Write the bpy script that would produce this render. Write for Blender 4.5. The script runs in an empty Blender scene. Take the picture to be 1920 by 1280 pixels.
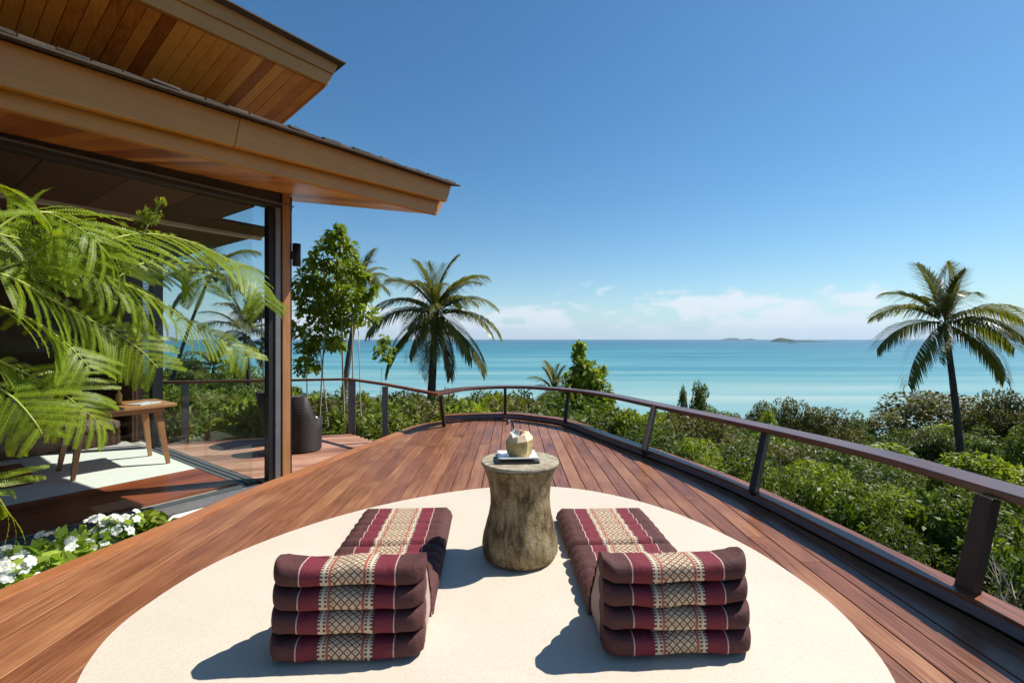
import bpy, math, random
import numpy as np
from mathutils import Vector, Matrix, noise

R = math.radians
rnd = random.Random(7)
C = bpy.context.scene.collection
sc = bpy.context.scene

# ---------------------------------------------------------------- camera, sky, sun, exposure
EYE = 1.4            # eye above the main deck (z = 0)
F = 880.0            # focal length in pixels of a 1920 wide frame
HV = 635.0           # image row of the horizon
cd = bpy.data.cameras.new('camera')
cam = bpy.data.objects.new('camera', cd); C.objects.link(cam)
cam.location = (0, 0, EYE); cam.rotation_euler = (R(90), 0, 0)
cd.sensor_width = 36; cd.lens = 36 * F / 1920; cd.shift_y = -(640 - HV) / 1920
cd.clip_start = 0.05; cd.clip_end = 200000
sc.camera = cam

SUN_EL = 52.5
sdir = Vector((0.94, 0.34, 0)).normalized() * math.cos(R(SUN_EL)); sdir.z = math.sin(R(SUN_EL))
SUN_AZ = math.atan2(sdir.x, sdir.y)

w = bpy.data.worlds.new('World'); sc.world = w; w.use_nodes = True
nt = w.node_tree; nt.nodes.clear()
def wn(t, **k):
    n = nt.nodes.new(t)
    for a, b in k.items(): setattr(n, a, b)
    return n
sky = wn('ShaderNodeTexSky', sky_type='NISHITA', sun_disc=False)
sky.sun_elevation = R(SUN_EL); sky.sun_rotation = SUN_AZ
sky.altitude = 0; sky.air_density = 1.0; sky.dust_density = 0.3; sky.ozone_density = 3.0
bg = wn('ShaderNodeBackground'); bg.inputs['Strength'].default_value = 0.088
out = wn('ShaderNodeOutputWorld')
tc = wn('ShaderNodeTexCoord')
sep = wn('ShaderNodeSeparateXYZ'); nt.links.new(tc.outputs['Generated'], sep.inputs[0])
mp = wn('ShaderNodeMapping'); nt.links.new(tc.outputs['Generated'], mp.inputs[0])
mp.inputs['Rotation'].default_value = (0, 0, R(4.5)); mp.inputs['Scale'].default_value = (1, 1, 2.2); mp.inputs['Location'].default_value = (3.1, 1.7, 0.4)
n1 = wn('ShaderNodeTexNoise'); n1.inputs['Scale'].default_value = 13; n1.inputs['Detail'].default_value = 9; n1.inputs['Roughness'].default_value = 0.55
n2 = wn('ShaderNodeTexNoise'); n2.inputs['Scale'].default_value = 2.4; n2.inputs['Detail'].default_value = 2
nt.links.new(mp.outputs[0], n1.inputs[0]); nt.links.new(mp.outputs[0], n2.inputs[0])
def wmath(op, a, b=None, c=None, clamp=False):
    n = wn('ShaderNodeMath', operation=op, use_clamp=clamp)
    for i, x in enumerate((a, b, c)):
        if x is None: continue
        if isinstance(x, (int, float)): n.inputs[i].default_value = x
        else: nt.links.new(x, n.inputs[i])
    return n.outputs[0]
def wrange(x, a, b, c, d):
    n = wn('ShaderNodeMapRange', interpolation_type='SMOOTHSTEP')
    nt.links.new(x, n.inputs[0])
    for i, v in enumerate((a, b, c, d)): n.inputs[i + 1].default_value = v
    return n.outputs[0]
# cumulus along the horizon: the tops are cut by noise, the height of the bank varies with the coarse noise
bank = wrange(n2.outputs['Fac'], 0.36, 0.58, 0.020, 0.092)
top = wmath('SUBTRACT', bank, sep.outputs['Z'])
dens = wmath('ADD', wmath('MULTIPLY', top, 9.0), wmath('MULTIPLY', wmath('SUBTRACT', n1.outputs['Fac'], 0.52), 2.6))
cm = wmath('MULTIPLY', wrange(dens, 0.0, 0.42, 0, 1), 0.82)
low = wrange(sep.outputs['Z'], 0.0, 0.03, 0.25, 1.0)
cm = wmath('MULTIPLY', cm, low)
hs = wn('ShaderNodeHueSaturation'); hs.inputs['Saturation'].default_value = 1.2; nt.links.new(sky.outputs[0], hs.inputs['Color'])
tint = wn('ShaderNodeMix', data_type='RGBA', blend_type='MULTIPLY'); tint.inputs['Factor'].default_value = 1
nt.links.new(hs.outputs[0], tint.inputs['A']); tint.inputs['B'].default_value = (.76, .97, .98, 1)
mix = wn('ShaderNodeMix', data_type='RGBA')
veil = wn('ShaderNodeMix', data_type='RGBA')            # bright humid air low over the sea
vf = wmath('MULTIPLY', wmath('EXPONENT', wmath('MULTIPLY', wmath('MAXIMUM', sep.outputs['Z'], 0.0), -13.0)), 0.62)
nt.links.new(vf, veil.inputs['Factor']); nt.links.new(tint.outputs['Result'], veil.inputs['A']); veil.inputs['B'].default_value = (5.6, 6.5, 7.3, 1)
nt.links.new(cm, mix.inputs['Factor']); nt.links.new(veil.outputs['Result'], mix.inputs['A'])
mix.inputs['B'].default_value = (7.2, 7.5, 8.0, 1)
nt.links.new(mix.outputs['Result'], bg.inputs['Color']); nt.links.new(bg.outputs[0], out.inputs[0])

sd = bpy.data.lights.new('sun', 'SUN'); sd.energy = 5.0; sd.angle = R(0.53); sd.color = (1.0, 0.965, 0.90)
so = bpy.data.objects.new('sun', sd); C.objects.link(so); so.location = (30, 12, 40)
so.rotation_euler = sdir.to_track_quat('Z', 'Y').to_euler()

sc.view_settings.view_transform = 'Standard'; sc.view_settings.look = 'None'
sc.view_settings.exposure = 0.5; sc.view_settings.gamma = 1.0
sc.cycles.use_denoising = True
sc.cycles.max_bounces = 8; sc.cycles.transparent_max_bounces = 16
sc.cycles.volume_bounces = 0

# ---------------------------------------------------------------- helpers
def P(u, v, Y): return Vector(((u - 960) * Y / F, Y, EYE - (v - HV) * Y / F))
def G(u, v, z=0.0):
    Y = F * (EYE - z) / (v - HV); return Vector(((u - 960) * Y / F, Y, z))

def prop(o, label=None, cat=None, group=None, kind=None):
    if label: o['label'] = label
    if cat: o['category'] = cat
    if group: o['group'] = group
    if kind: o['kind'] = kind
    return o
def empty(name, loc=(0, 0, 0), rz=0.0, parent=None):
    o = bpy.data.objects.new(name, None); C.objects.link(o); o.location = loc; o.rotation_euler = (0, 0, rz)
    o.empty_display_size = 0.2
    if parent: o.parent = parent
    return o
def link(name, me, parent=None, loc=None, mat=None):
    o = bpy.data.objects.new(name, me); C.objects.link(o)
    if mat: me.materials.append(mat)
    if parent: o.parent = parent
    if loc is not None: o.location = loc
    return o
def copy_to(o, parent=None, loc=None, matrix=None):
    c = o.copy(); C.objects.link(c)
    if parent: c.parent = parent
    if loc is not None: c.location = loc
    if matrix is not None: c.matrix_local = matrix
    return c
def copy_tree(o, parent=None):
    c = o.copy(); C.objects.link(c)
    if parent: c.parent = parent
    for ch in list(o.children): copy_tree(ch, c)
    return c

class MB:
    def __init__(s): s.v = []; s.f = []
    def add(s, vs, fs):
        n = len(s.v); s.v += [tuple(v) for v in vs]; s.f += [tuple(i + n for i in f) for f in fs]
    def box(s, a, b, m=None):
        (x0, y0, z0), (x1, y1, z1) = a, b
        vs = [Vector(p) for p in ((x0,y0,z0),(x1,y0,z0),(x1,y1,z0),(x0,y1,z0),(x0,y0,z1),(x1,y0,z1),(x1,y1,z1),(x0,y1,z1))]
        if m: vs = [m @ v for v in vs]
        s.hexa(vs)
    def hexa(s, vs): s.add(vs, [(3,2,1,0),(4,5,6,7),(0,1,5,4),(1,2,6,5),(2,3,7,6),(3,0,4,7)])
    def bar(s, p, q, w0, d0, w1=None, d1=None, side=None):
        p = Vector(p); q = Vector(q); ax = (q - p).normalized()
        sv = Vector(side) if side is not None else (Vector((0,0,1)) if abs(ax.z) < .9 else Vector((1,0,0)))
        sv = (sv - ax * sv.dot(ax)).normalized(); tv = ax.cross(sv)
        w1 = w1 if w1 is not None else w0; d1 = d1 if d1 is not None else d0
        vs = []
        for c, ww, dd in ((p, w0, d0), (q, w1, d1)):
            for i, j in ((-1,-1),(1,-1),(1,1),(-1,1)): vs.append(c + sv * i * ww / 2 + tv * j * dd / 2)
        s.hexa(vs)
    def tube(s, pts, rads, n=8, cap=True):
        pts = [Vector(p) for p in pts]
        if isinstance(rads, (int, float)): rads = [rads] * len(pts)
        base = len(s.v); prev = None
        for i, p in enumerate(pts):
            t = (pts[min(i + 1, len(pts) - 1)] - pts[max(i - 1, 0)]).normalized()
            if prev is None:
                prev = t.orthogonal().normalized()
            prev = (prev - t * prev.dot(t)).normalized(); b = t.cross(prev)
            for k in range(n):
                a = 2 * math.pi * k / n
                s.v.append(tuple(p + (prev * math.cos(a) + b * math.sin(a)) * rads[i]))
        for i in range(len(pts) - 1):
            for k in range(n):
                k2 = (k + 1) % n
                s.f.append((base + i*n + k, base + i*n + k2, base + (i+1)*n + k2, base + (i+1)*n + k))
        if cap:
            s.f.append(tuple(base + k for k in reversed(range(n)))); e = base + (len(pts) - 1) * n
            s.f.append(tuple(e + k for k in range(n)))
    def lathe(s, prof, n=32, c=(0, 0, 0), fn=None):
        base = len(s.v)
        for i, (r, z) in enumerate(prof):
            for k in range(n):
                a = 2 * math.pi * k / n; rr = r * (fn(a, z) if fn else 1)
                s.v.append((c[0] + rr * math.cos(a), c[1] + rr * math.sin(a), c[2] + z))
        for i in range(len(prof) - 1):
            for k in range(n):
                k2 = (k + 1) % n
                s.f.append((base+i*n+k, base+i*n+k2, base+(i+1)*n+k2, base+(i+1)*n+k))
        s.f.append(tuple(base + k for k in reversed(range(n))))
        e = base + (len(prof) - 1) * n; s.f.append(tuple(e + k for k in range(n)))
    def grid(s, rows):
        base = len(s.v); m = len(rows[0])
        for r in rows: s.v += [tuple(p) for p in r]
        for i in range(len(rows) - 1):
            for j in range(m - 1):
                s.f.append((base+i*m+j, base+i*m+j+1, base+(i+1)*m+j+1, base+(i+1)*m+j))
    def mesh(s, name, smooth=False):
        me = bpy.data.meshes.new(name); me.from_pydata(s.v, [], s.f); me.update()
        if smooth: me.polygons.foreach_set('use_smooth', [True] * len(me.polygons))
        return me
    def build(s, name, mat, parent=None, smooth=False, bevel=0, loc=None):
        o = link(name, s.mesh(name, smooth), parent, loc, mat)
        if bevel:
            b = o.modifiers.new('bevel', 'BEVEL'); b.width = bevel; b.segments = 2; b.limit_method = 'ANGLE'; b.angle_limit = R(40)
        return o

def smooth_line(pts, k=6):
    pts = [Vector(p) for p in pts]; o = []
    for i in range(len(pts) - 1):
        p0 = pts[max(i-1, 0)]; p1 = pts[i]; p2 = pts[i+1]; p3 = pts[min(i+2, len(pts)-1)]
        for j in range(k):
            t = j / k
            o.append(0.5*((2*p1) + (p2-p0)*t + (2*p0-5*p1+4*p2-p3)*t*t + (3*p1-p0-3*p2+p3)*t**3))
    o.append(pts[-1]); return o
def sweep(mb, line, n0, n1, z0, z1, sgn=1):
    """rectangular section swept along LINE; offsets are to the right of the direction of travel"""
    rings = []
    for i, p in enumerate(line):
        t = line[min(i+1, len(line)-1)] - line[max(i-1, 0)]; t.z = 0; t.normalize()
        nrm = Vector((t.y, -t.x, 0)) * sgn
        rings.append([p + nrm*n0 + Vector((0,0,z0)), p + nrm*n1 + Vector((0,0,z0)), p + nrm*n1 + Vector((0,0,z1)), p + nrm*n0 + Vector((0,0,z1))])
    b = len(mb.v)
    for r in rings: mb.v += [tuple(q) for q in r]
    for i in range(len(rings) - 1):
        for k in range(4):
            k2 = (k + 1) % 4; mb.f.append((b+i*4+k, b+(i+1)*4+k, b+(i+1)*4+k2, b+i*4+k2))
    mb.f.append((b, b+1, b+2, b+3)); e = b + (len(rings)-1)*4; mb.f.append((e+3, e+2, e+1, e))

def np_mesh(name, V, Q, tint=None, smooth=False):
    me = bpy.data.meshes.new(name); V = np.asarray(V, np.float32); Q = np.asarray(Q, np.int32)
    me.vertices.add(len(V)); me.vertices.foreach_set('co', V.ravel())
    me.loops.add(Q.size); me.loops.foreach_set('vertex_index', Q.ravel())
    me.polygons.add(len(Q)); k = Q.shape[1]
    me.polygons.foreach_set('loop_start', np.arange(0, Q.size, k, dtype=np.int32))
    if tint is not None:
        a = me.attributes.new('tint', 'FLOAT', 'FACE'); a.data.foreach_set('value', np.asarray(tint, np.float32))
    me.update(calc_edges=True); me.validate()
    return me

# ---------------------------------------------------------------- materials
class Mat:
    def __init__(s, name):
        s.m = bpy.data.materials.new(name); s.m.use_nodes = True; s.t = s.m.node_tree
        s.b = s.t.nodes['Principled BSDF']; s.o = s.t.nodes['Material Output']
    def n(s, t, ins=None, **k):
        x = s.t.nodes.new(t)
        for a, b in k.items(): setattr(x, a, b)
        for a, b in (ins or {}).items(): s.set(x, a, b)
        return x
    def set(s, x, a, b):
        if hasattr(b, 'is_output') or isinstance(b, bpy.types.NodeSocket): s.t.links.new(b, x.inputs[a])
        else: x.inputs[a].default_value = b
    def math(s, op, a, b=0.0, clamp=False):
        x = s.n('ShaderNodeMath', {0: a, 1: b}, operation=op, use_clamp=clamp); return x.outputs[0]
    def ramp(s, f, stops, interp='LINEAR'):
        x = s.n('ShaderNodeValToRGB', {0: f}); cr = x.color_ramp; cr.interpolation = interp
        while len(cr.elements) < len(stops): cr.elements.new(0.5)
        for e, (p, c) in zip(cr.elements, stops): e.position = p; e.color = (*c, 1) if len(c) == 3 else c
        return x.outputs[0]
    def mix(s, f, a, b, blend='MIX'):
        x = s.n('ShaderNodeMix', data_type='RGBA', blend_type=blend)
        s.set(x, 'Factor', f)
        for k, v in (('A', a), ('B', b)): s.set(x, k, (*v, 1) if isinstance(v, tuple) and len(v) == 3 else v)
        return x.outputs['Result']
    def coords(s, scale=(1,1,1), rand=True, loc=(0,0,0)):
        t = s.n('ShaderNodeTexCoord'); m = s.n('ShaderNodeMapping', {0: t.outputs['Object'], 'Scale': scale, 'Location': loc})
        if rand:
            oi = s.n('ShaderNodeObjectInfo')
            v = s.n('ShaderNodeVectorMath', {0: m.outputs[0]}, operation='ADD')
            mu = s.math('MULTIPLY', oi.outputs['Random'], 37.0)
            cb = s.n('ShaderNodeCombineXYZ', {0: mu, 1: mu, 2: mu}); s.set(v, 1, cb.outputs[0])
            return v.outputs[0]
        return m.outputs[0]
    def noise(s, vec, scale=5, detail=4, rough=.5, dist=0):
        x = s.n('ShaderNodeTexNoise', {'Vector': vec, 'Scale': scale, 'Detail': detail, 'Roughness': rough, 'Distortion': dist}); return x.outputs['Fac']
    def bump(s, h, strength=.3, dist=.01):
        x = s.n('ShaderNodeBump', {'Height': h, 'Strength': strength, 'Distance': dist}); s.set(s.b, 'Normal', x.outputs[0])
    def fin(s, col=None, rough=None, spec=None, metal=None):
        if col is not None: s.set(s.b, 'Base Color', (*col, 1) if isinstance(col, tuple) and len(col) == 3 else col)
        if rough is not None: s.set(s.b, 'Roughness', rough)
        if spec is not None: s.set(s.b, 'Specular IOR Level', spec)
        if metal is not None: s.set(s.b, 'Metallic', metal)
        return s.m
def plain(name, col, rough=.6, spec=.4, metal=0, var=.12, nscale=8, bump=0.0):
    m = Mat(name); n = m.noise(m.coords(), nscale, 5, .6)
    lo = tuple(c*(1-var) for c in col); hi = tuple(min(1, c*(1+var)) for c in col)
    c = m.ramp(n, [(.3, lo), (.7, hi)])
    if bump: m.bump(m.noise(m.coords(), nscale*12, 4, .6), bump, .004)
    return m.fin(c, rough, spec, metal)
def wood(name, dark, mid, light, axis=1, rough=.4, spec=.5, scale=1.0, objvar=.35, bump=.15):
    m = Mat(name); sc_ = [22*scale]*3; sc_[axis] = .8*scale
    v = m.coords(tuple(sc_)); n = m.noise(v, 2.4, 8, .68, .5)
    sc2 = [95*scale]*3; sc2[axis] = 1.6*scale
    f = m.noise(m.coords(tuple(sc2)), 2.0, 3, .6)
    big = m.noise(m.coords((1.3,1.3,1.3)), 1.6, 3, .5)
    oi = m.n('ShaderNodeObjectInfo')
    k = m.math('ADD', m.math('MULTIPLY', n, .62), m.math('MULTIPLY', f, .38))
    k = m.math('ADD', k, m.math('MULTIPLY', m.math('SUBTRACT', oi.outputs['Random'], .5), objvar))
    k = m.math('ADD', k, m.math('MULTIPLY', m.math('SUBTRACT', big, .5), .34))
    c = m.ramp(k, [(.28, dark), (.5, mid), (.74, light)])
    m.bump(f, bump, .003)
    r = m.ramp(n, [(.3, (rough*.8,)*3), (.7, (min(1, rough*1.3),)*3)])
    return m.fin(c, r, spec)
def leafmat(name, dark, light, rough=.5, trans=.28, tcol=None, spec=.25):
    m = Mat(name); at = m.n('ShaderNodeAttribute', attribute_name='tint'); oi = m.n('ShaderNodeObjectInfo')
    k = m.math('ADD', m.math('MULTIPLY', at.outputs['Fac'], .75), m.math('MULTIPLY', oi.outputs['Random'], .25))
    c = m.ramp(k, [(.05, dark), (.95, light)])
    m.fin(c, rough, spec)
    tr = m.n('ShaderNodeBsdfTranslucent')
    tcx = m.mix(1.0, c, tcol or (1.5, 1.7, .5), 'MULTIPLY'); m.set(tr, 'Color', tcx)
    mx = m.n('ShaderNodeMixShader', {0: trans, 1: m.b.outputs[0], 2: tr.outputs[0]}); m.t.links.new(mx.outputs[0], m.o.inputs[0])
    return m.m

M = {}
M['deck'] = wood('deck_wood', (.085,.027,.012), (.235,.086,.037), (.42,.195,.085), 1, .31, .5, objvar=.15, bump=.25)
M['deck_edge'] = wood('deck_edge_wood', (.13,.04,.017), (.27,.085,.032), (.40,.16,.06), 1, .32, .5)
M['lower_deck'] = wood('lower_deck_wood', (.18,.075,.045), (.36,.17,.11), (.52,.30,.20), 0, .5, .4)
M['rail'] = wood('rail_wood', (.05,.018,.012), (.115,.045,.03), (.20,.085,.06), 1, .3, .6, objvar=.2)
M['post'] = wood('post_wood', (.018,.011,.009), (.04,.024,.018), (.07,.045,.035), 2, .5, .4)
M['postgrey'] = plain('grey_post_paint', (.13,.13,.145), .5, .4)
M['fascia'] = wood('fascia_wood', (.36,.14,.018), (.47,.19,.026), (.56,.25,.045), 0, .38, .5, scale=.8, objvar=.15)
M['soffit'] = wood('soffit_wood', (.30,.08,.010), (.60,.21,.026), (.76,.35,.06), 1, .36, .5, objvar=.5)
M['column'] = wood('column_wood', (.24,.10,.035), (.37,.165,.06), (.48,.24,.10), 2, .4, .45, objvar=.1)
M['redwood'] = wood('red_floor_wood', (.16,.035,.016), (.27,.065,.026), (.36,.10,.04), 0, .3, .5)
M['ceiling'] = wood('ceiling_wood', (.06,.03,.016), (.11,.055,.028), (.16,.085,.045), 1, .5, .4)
M['tablewood'] = wood('table_wood', (.22,.085,.03), (.36,.15,.055), (.48,.23,.10), 0, .35, .5)
M['darkmetal'] = plain('dark_bronze_metal', (.055,.048,.045), .45, .5, .3)
M['greymetal'] = plain('grey_aluminium', (.20,.20,.205), .45, .5, .5)
M['black'] = plain('black_paint', (.012,.012,.013), .5, .4)
M['shingle'] = wood('shingle_wood', (.05,.036,.028), (.11,.08,.06), (.19,.145,.115), 1, .8, .2)
M['cream'] = plain('cream_paint', (.62,.54,.42), .7, .3, 0, .05)
M['white'] = plain('white_floor', (.80,.77,.70), .45, .4, 0, .04)
M['sill'] = plain('pale_concrete', (.50,.47,.40), .7, .3, 0, .15, 14, .2)
M['soil'] = plain('dark_soil', (.03,.024,.02), .95, .2, 0, .4, 12, .8)
M['gravel'] = plain('white_gravel', (.70,.68,.62), .85, .3, 0, .2, 60, .8)
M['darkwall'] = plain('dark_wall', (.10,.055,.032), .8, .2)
M['plate'] = plain('white_china', (.82,.82,.82), .18, .5, 0, .02)
M['tray'] = plain('dark_tray', (.05,.035,.028), .35, .5)
M['wicker'] = None
M['kerb'] = plain('grey_kerb_paint', (.15,.145,.165), .5, .4)
M['base'] = plain('deck_base_dark', (.03,.018,.013), .8, .2)
def mk_stone():
    m = Mat('cream_terrazzo'); v = m.coords(rand=False)
    a = m.noise(v, 1.2, 4, .55); s = m.n('ShaderNodeTexVoronoi', {'Vector': v, 'Scale': 95}).outputs['Color']
    sx = m.n('ShaderNodeSeparateColor', {0: s}).outputs[0]
    g = m.noise(v, 130, 3, .7)
    c = m.ramp(a, [(.3, (.555,.485,.385)), (.7, (.625,.55,.445))])
    c = m.mix(m.ramp(sx, [(.0, (.35,)*3), (.12, (0,)*3), (.9, (0,)*3), (1, (.3,)*3)]), c, (.60,.48,.35))
    c = m.mix(m.ramp(g, [(.35, (.5,)*3), (.6, (0,)*3)]), c, (.44,.36,.27))
    m.bump(g, .12, .002)
    return m.fin(c, .55, .35)
M['stone'] = mk_stone()
def mk_wicker():
    m = Mat('dark_wicker'); v = m.coords(rand=False)
    w1 = m.n('ShaderNodeTexWave', {'Vector': v, 'Scale': 22.0, 'Distortion': .6}, bands_direction='Z').outputs['Fac']
    w2 = m.n('ShaderNodeTexWave', {'Vector': v, 'Scale': 16.0, 'Distortion': .6}, bands_direction='DIAGONAL').outputs['Fac']
    k = m.math('MULTIPLY', w1, w2)
    c = m.ramp(k, [(.1, (.012,.009,.008)), (.8, (.06,.045,.04))]); m.bump(k, .6, .01); return m.fin(c, .5, .4)
M['wicker'] = mk_wicker()
def mk_glass():
    m = Mat('window_glass')
    tr = m.n('ShaderNodeBsdfTransparent', {'Color': (.93,.96,.95,1)}); gl = m.n('ShaderNodeBsdfGlossy', {'Color': (1,1,1,1), 'Roughness': .01})
    ge = m.n('ShaderNodeNewGeometry'); ior = m.n('ShaderNodeMapRange', {0: ge.outputs['Backfacing'], 3: 1.45, 4: 1/1.45}).outputs[0]
    fr = m.n('ShaderNodeFresnel', {'IOR': ior}).outputs[0]
    mx = m.n('ShaderNodeMixShader', {0: m.math('MULTIPLY', fr, .25), 1: tr.outputs[0], 2: gl.outputs[0]}); m.t.links.new(mx.outputs[0], m.o.inputs[0]); return m.m
M['glass'] = mk_glass()
def mk_cloth(half):
    m = Mat('woven_cushion_cloth'); t = m.n('ShaderNodeTexCoord'); s = m.n('ShaderNodeSeparateXYZ', {0: t.outputs['Object']})
    x = s.outputs[0]; tt = m.math('ADD', s.outputs[1], s.outputs[2])
    a = m.math('DIVIDE', m.math('ABSOLUTE', x), half)
    wv = m.noise(m.coords((220, 60, 60)), 3, 2, .5)
    outer = m.ramp(wv, [(.3, (.066,.022,.021)), (.7, (.115,.045,.040))])
    crim = m.ramp(wv, [(.3, (.13,.017,.026)), (.7, (.205,.033,.044))])
    line = (.55,.36,.30)
    def tri(val, p):
        d = m.math('FRACT', m.math('DIVIDE', m.math('ADD', val, 10.0), p)); return m.math('ABSOLUTE', m.math('SUBTRACT', d, .5))
    p = .034
    dia = m.math('ADD', tri(x, p), tri(tt, p)); l1 = m.math('ABSOLUTE', m.math('SUBTRACT', dia, .5))
    beige = m.ramp(wv, [(.3, (.50,.38,.25)), (.7, (.66,.55,.41))])
    cen = m.mix(m.math('LESS_THAN', l1, .13), beige, (.17,.085,.04))
    cen = m.mix(m.math('LESS_THAN', dia, .14), cen, (.33,.10,.06))
    q = .017
    chk = m.math('MULTIPLY', m.math('LESS_THAN', tri(x, q*1.3), .24), m.math('LESS_THAN', tri(tt, q), .27))
    side = m.mix(chk, beige, (.075,.035,.03))
    side = m.mix(m.math('LESS_THAN', m.math('ABSOLUTE', m.math('SUBTRACT', a, .225)), .018), side, (.36,.10,.06))
    c = m.mix(m.math('GREATER_THAN', a, .20), cen, side)
    c = m.mix(m.math('GREATER_THAN', a, .35), c, crim)
    c = m.mix(m.math('GREATER_THAN', a, .615), c, line)
    c = m.mix(m.math('GREATER_THAN', a, .632), c, outer)
    m.bump(m.math('ADD', m.noise(m.coords((1,1,1)), 16, 5, .6, 1.2), m.math('MULTIPLY', wv, .12)), .6, .014)
    return m.fin(c, .75, .25)
M['cloth'] = mk_cloth(.33)
M['capcloth'] = plain('cushion_cap_cloth', (.42,.29,.26), .85, .2, 0, .15, 20, .2)
M['hem'] = plain('cushion_side_cloth', (.17,.045,.045), .8, .2, 0, .2, 20, .2)

def mk_table():
    m = Mat('carved_trunk_wood'); v = m.coords(rand=False)
    a = m.noise(m.coords((1,1,.28), rand=False), 26, 7, .7, .8); b = m.noise(v, 6, 4, .6); f = m.noise(v, 70, 4, .7)
    rows = m.n('ShaderNodeTexWave', {'Vector': v, 'Scale': 14, 'Distortion': 7.0, 'Detail': 3, 'Detail Scale': 2.5}, bands_direction='Z').outputs['Fac']
    k = m.math('ADD', m.math('MULTIPLY', a, .55), m.math('ADD', m.math('MULTIPLY', b, .40), m.math('MULTIPLY', rows, .02)))
    c = m.ramp(k, [(.34, (.03,.019,.010)), (.43, (.14,.092,.042)), (.52, (.30,.225,.115)), (.66, (.46,.375,.22))])
    m.bump(m.math('ADD', a, m.math('MULTIPLY', f, .5)), .9, .015); return m.fin(c, .8, .25)
M['carved'] = mk_table()
def mk_tabletop():
    m = Mat('table_end_grain'); v = m.coords(rand=False)
    a = m.noise(v, 22, 7, .7, .5); b = m.noise(v, 60, 4, .7)
    c = m.ramp(m.math('ADD', m.math('MULTIPLY', a, .7), m.math('MULTIPLY', b, .3)), [(.32, (.10,.075,.045)), (.48, (.30,.25,.17)), (.68, (.50,.45,.34))])
    m.bump(b, .5, .005); return m.fin(c, .75, .3)
M['tabletop'] = mk_tabletop()
def mk_husk():
    m = Mat('coconut_husk'); a = m.noise(m.coords((1,1,.2), rand=False), 70, 5, .6); b = m.noise(m.coords(rand=False), 14, 4, .6)
    c = m.ramp(m.math('ADD', m.math('MULTIPLY', a, .5), m.math('MULTIPLY', b, .5)), [(.3, (.28,.17,.05)), (.5, (.50,.36,.14)), (.72, (.70,.58,.34))])
    m.bump(a, .4, .004); return m.fin(c, .6, .35)
M['husk'] = mk_husk()
M['flesh'] = plain('coconut_flesh', (.74,.56,.34), .5, .4, 0, .18, 40, .3)
M['petal'] = leafmat('white_petal', (.74,.74,.66), (.86,.86,.82), .5, .3, (1, 1, .95))
M['orchid'] = plain('orange_petal', (.60,.24,.12), .5, .3)
M['straw'] = plain('dark_straw', (.02,.02,.03), .3, .5)
M['bark'] = wood('grey_bark', (.07,.055,.042), (.16,.13,.10), (.27,.23,.185), 2, .9, .2, scale=.7)
M['palebark'] = wood('pale_bark', (.26,.22,.15), (.42,.37,.27), (.56,.51,.40), 2, .85, .2, scale=.7)
M['palmbark'] = wood('palm_bark', (.045,.036,.03), (.10,.082,.066), (.17,.145,.12), 2, .9, .2, scale=.5)
M['l_dark'] = leafmat('leaf_dark_green', (0.031,0.048,0.011), (0.131,0.154,0.030))
M['l_mid'] = leafmat('leaf_mid_green', (0.054,0.085,0.013), (0.199,0.228,0.035))
M['l_bright'] = leafmat('leaf_bright_green', (0.092,0.137,0.013), (0.338,0.353,0.043), trans=.35)
M['l_olive'] = leafmat('leaf_olive', (0.057,0.060,0.017), (0.182,0.153,0.047))
M['l_brown'] = leafmat('leaf_russet_green', (.060,.065,.018), (.20,.185,.045))
M['l_yellow'] = leafmat('leaf_yellow_green', (.10,.12,.025), (.29,.28,.08))
M['l_tree'] = leafmat('leaf_glossy_green', (0.046,0.085,0.010), (0.307,0.353,0.038), rough=.45, trans=.35)
M['l_frond'] = leafmat('feather_leaf', (0.089,0.163,0.013), (0.294,0.371,0.021), rough=.42, trans=.45, tcol=(2.0, 1.75, .35))
M['rachis'] = plain('leaf_stalk', (.30,.34,.05), .5, .4)
M['l_bed'] = leafmat('bed_leaf', (.20,.31,.04), (.50,.58,.10), trans=.3)
M['p_frond'] = leafmat('palm_leaf', (.055,.066,.013), (.28,.25,.06), rough=.35, trans=.25)
M['p_dry'] = leafmat('palm_dry_leaf', (.12,.085,.035), (.24,.18,.085), rough=.7, trans=.2)
M['p_stalk'] = plain('palm_stalk', (.16,.15,.05), .5, .4)

# ---------------------------------------------------------------- terrain, sea, islands
def ss(a, b, x):
    t = min(1, max(0, (x-a)/(b-a))); return t*t*(3-2*t)
def ground_z(x, y):
    d = math.hypot(x, y); az = math.degrees(math.atan2(x, y))
    if abs(az) > 90: s = .02
    else: s = .088 + (.165-.088) * ss(-34, -8, az)
    z = -2.3 - s * max(0, d - 5)
    z += .6 * noise.noise(Vector((x*.05, y*.05, 3))) * min(1, d/15) * (1 + d*.01)
    return max(z, -70)
mb = MB(); rings = [0] + [2.5 * 1.13**i for i in range(52)]; NA = 120
rows = []
for r in rings:
    rows.append([(r*math.sin(2*math.pi*k/NA), r*math.cos(2*math.pi*k/NA), ground_z(r*math.sin(2*math.pi*k/NA)+1e-4, r*math.cos(2*math.pi*k/NA))) for k in range(NA+1)])
mb.grid(rows)
gm = Mat('hillside_earth'); v = gm.coords(rand=False); a = gm.noise(v, .25, 6, .6); b_ = gm.noise(v, 2.5, 6, .65)
gm.fin(gm.ramp(gm.math('ADD', gm.math('MULTIPLY', a, .6), gm.math('MULTIPLY', b_, .4)), [(.35, (.022,.03,.010)), (.55, (.05,.055,.02)), (.7, (.11,.085,.045))]), .95, .1)
gm.bump(b_, .8, .3)
prop(mb.build('ground', gm.m, None, True), kind='structure')

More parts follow.
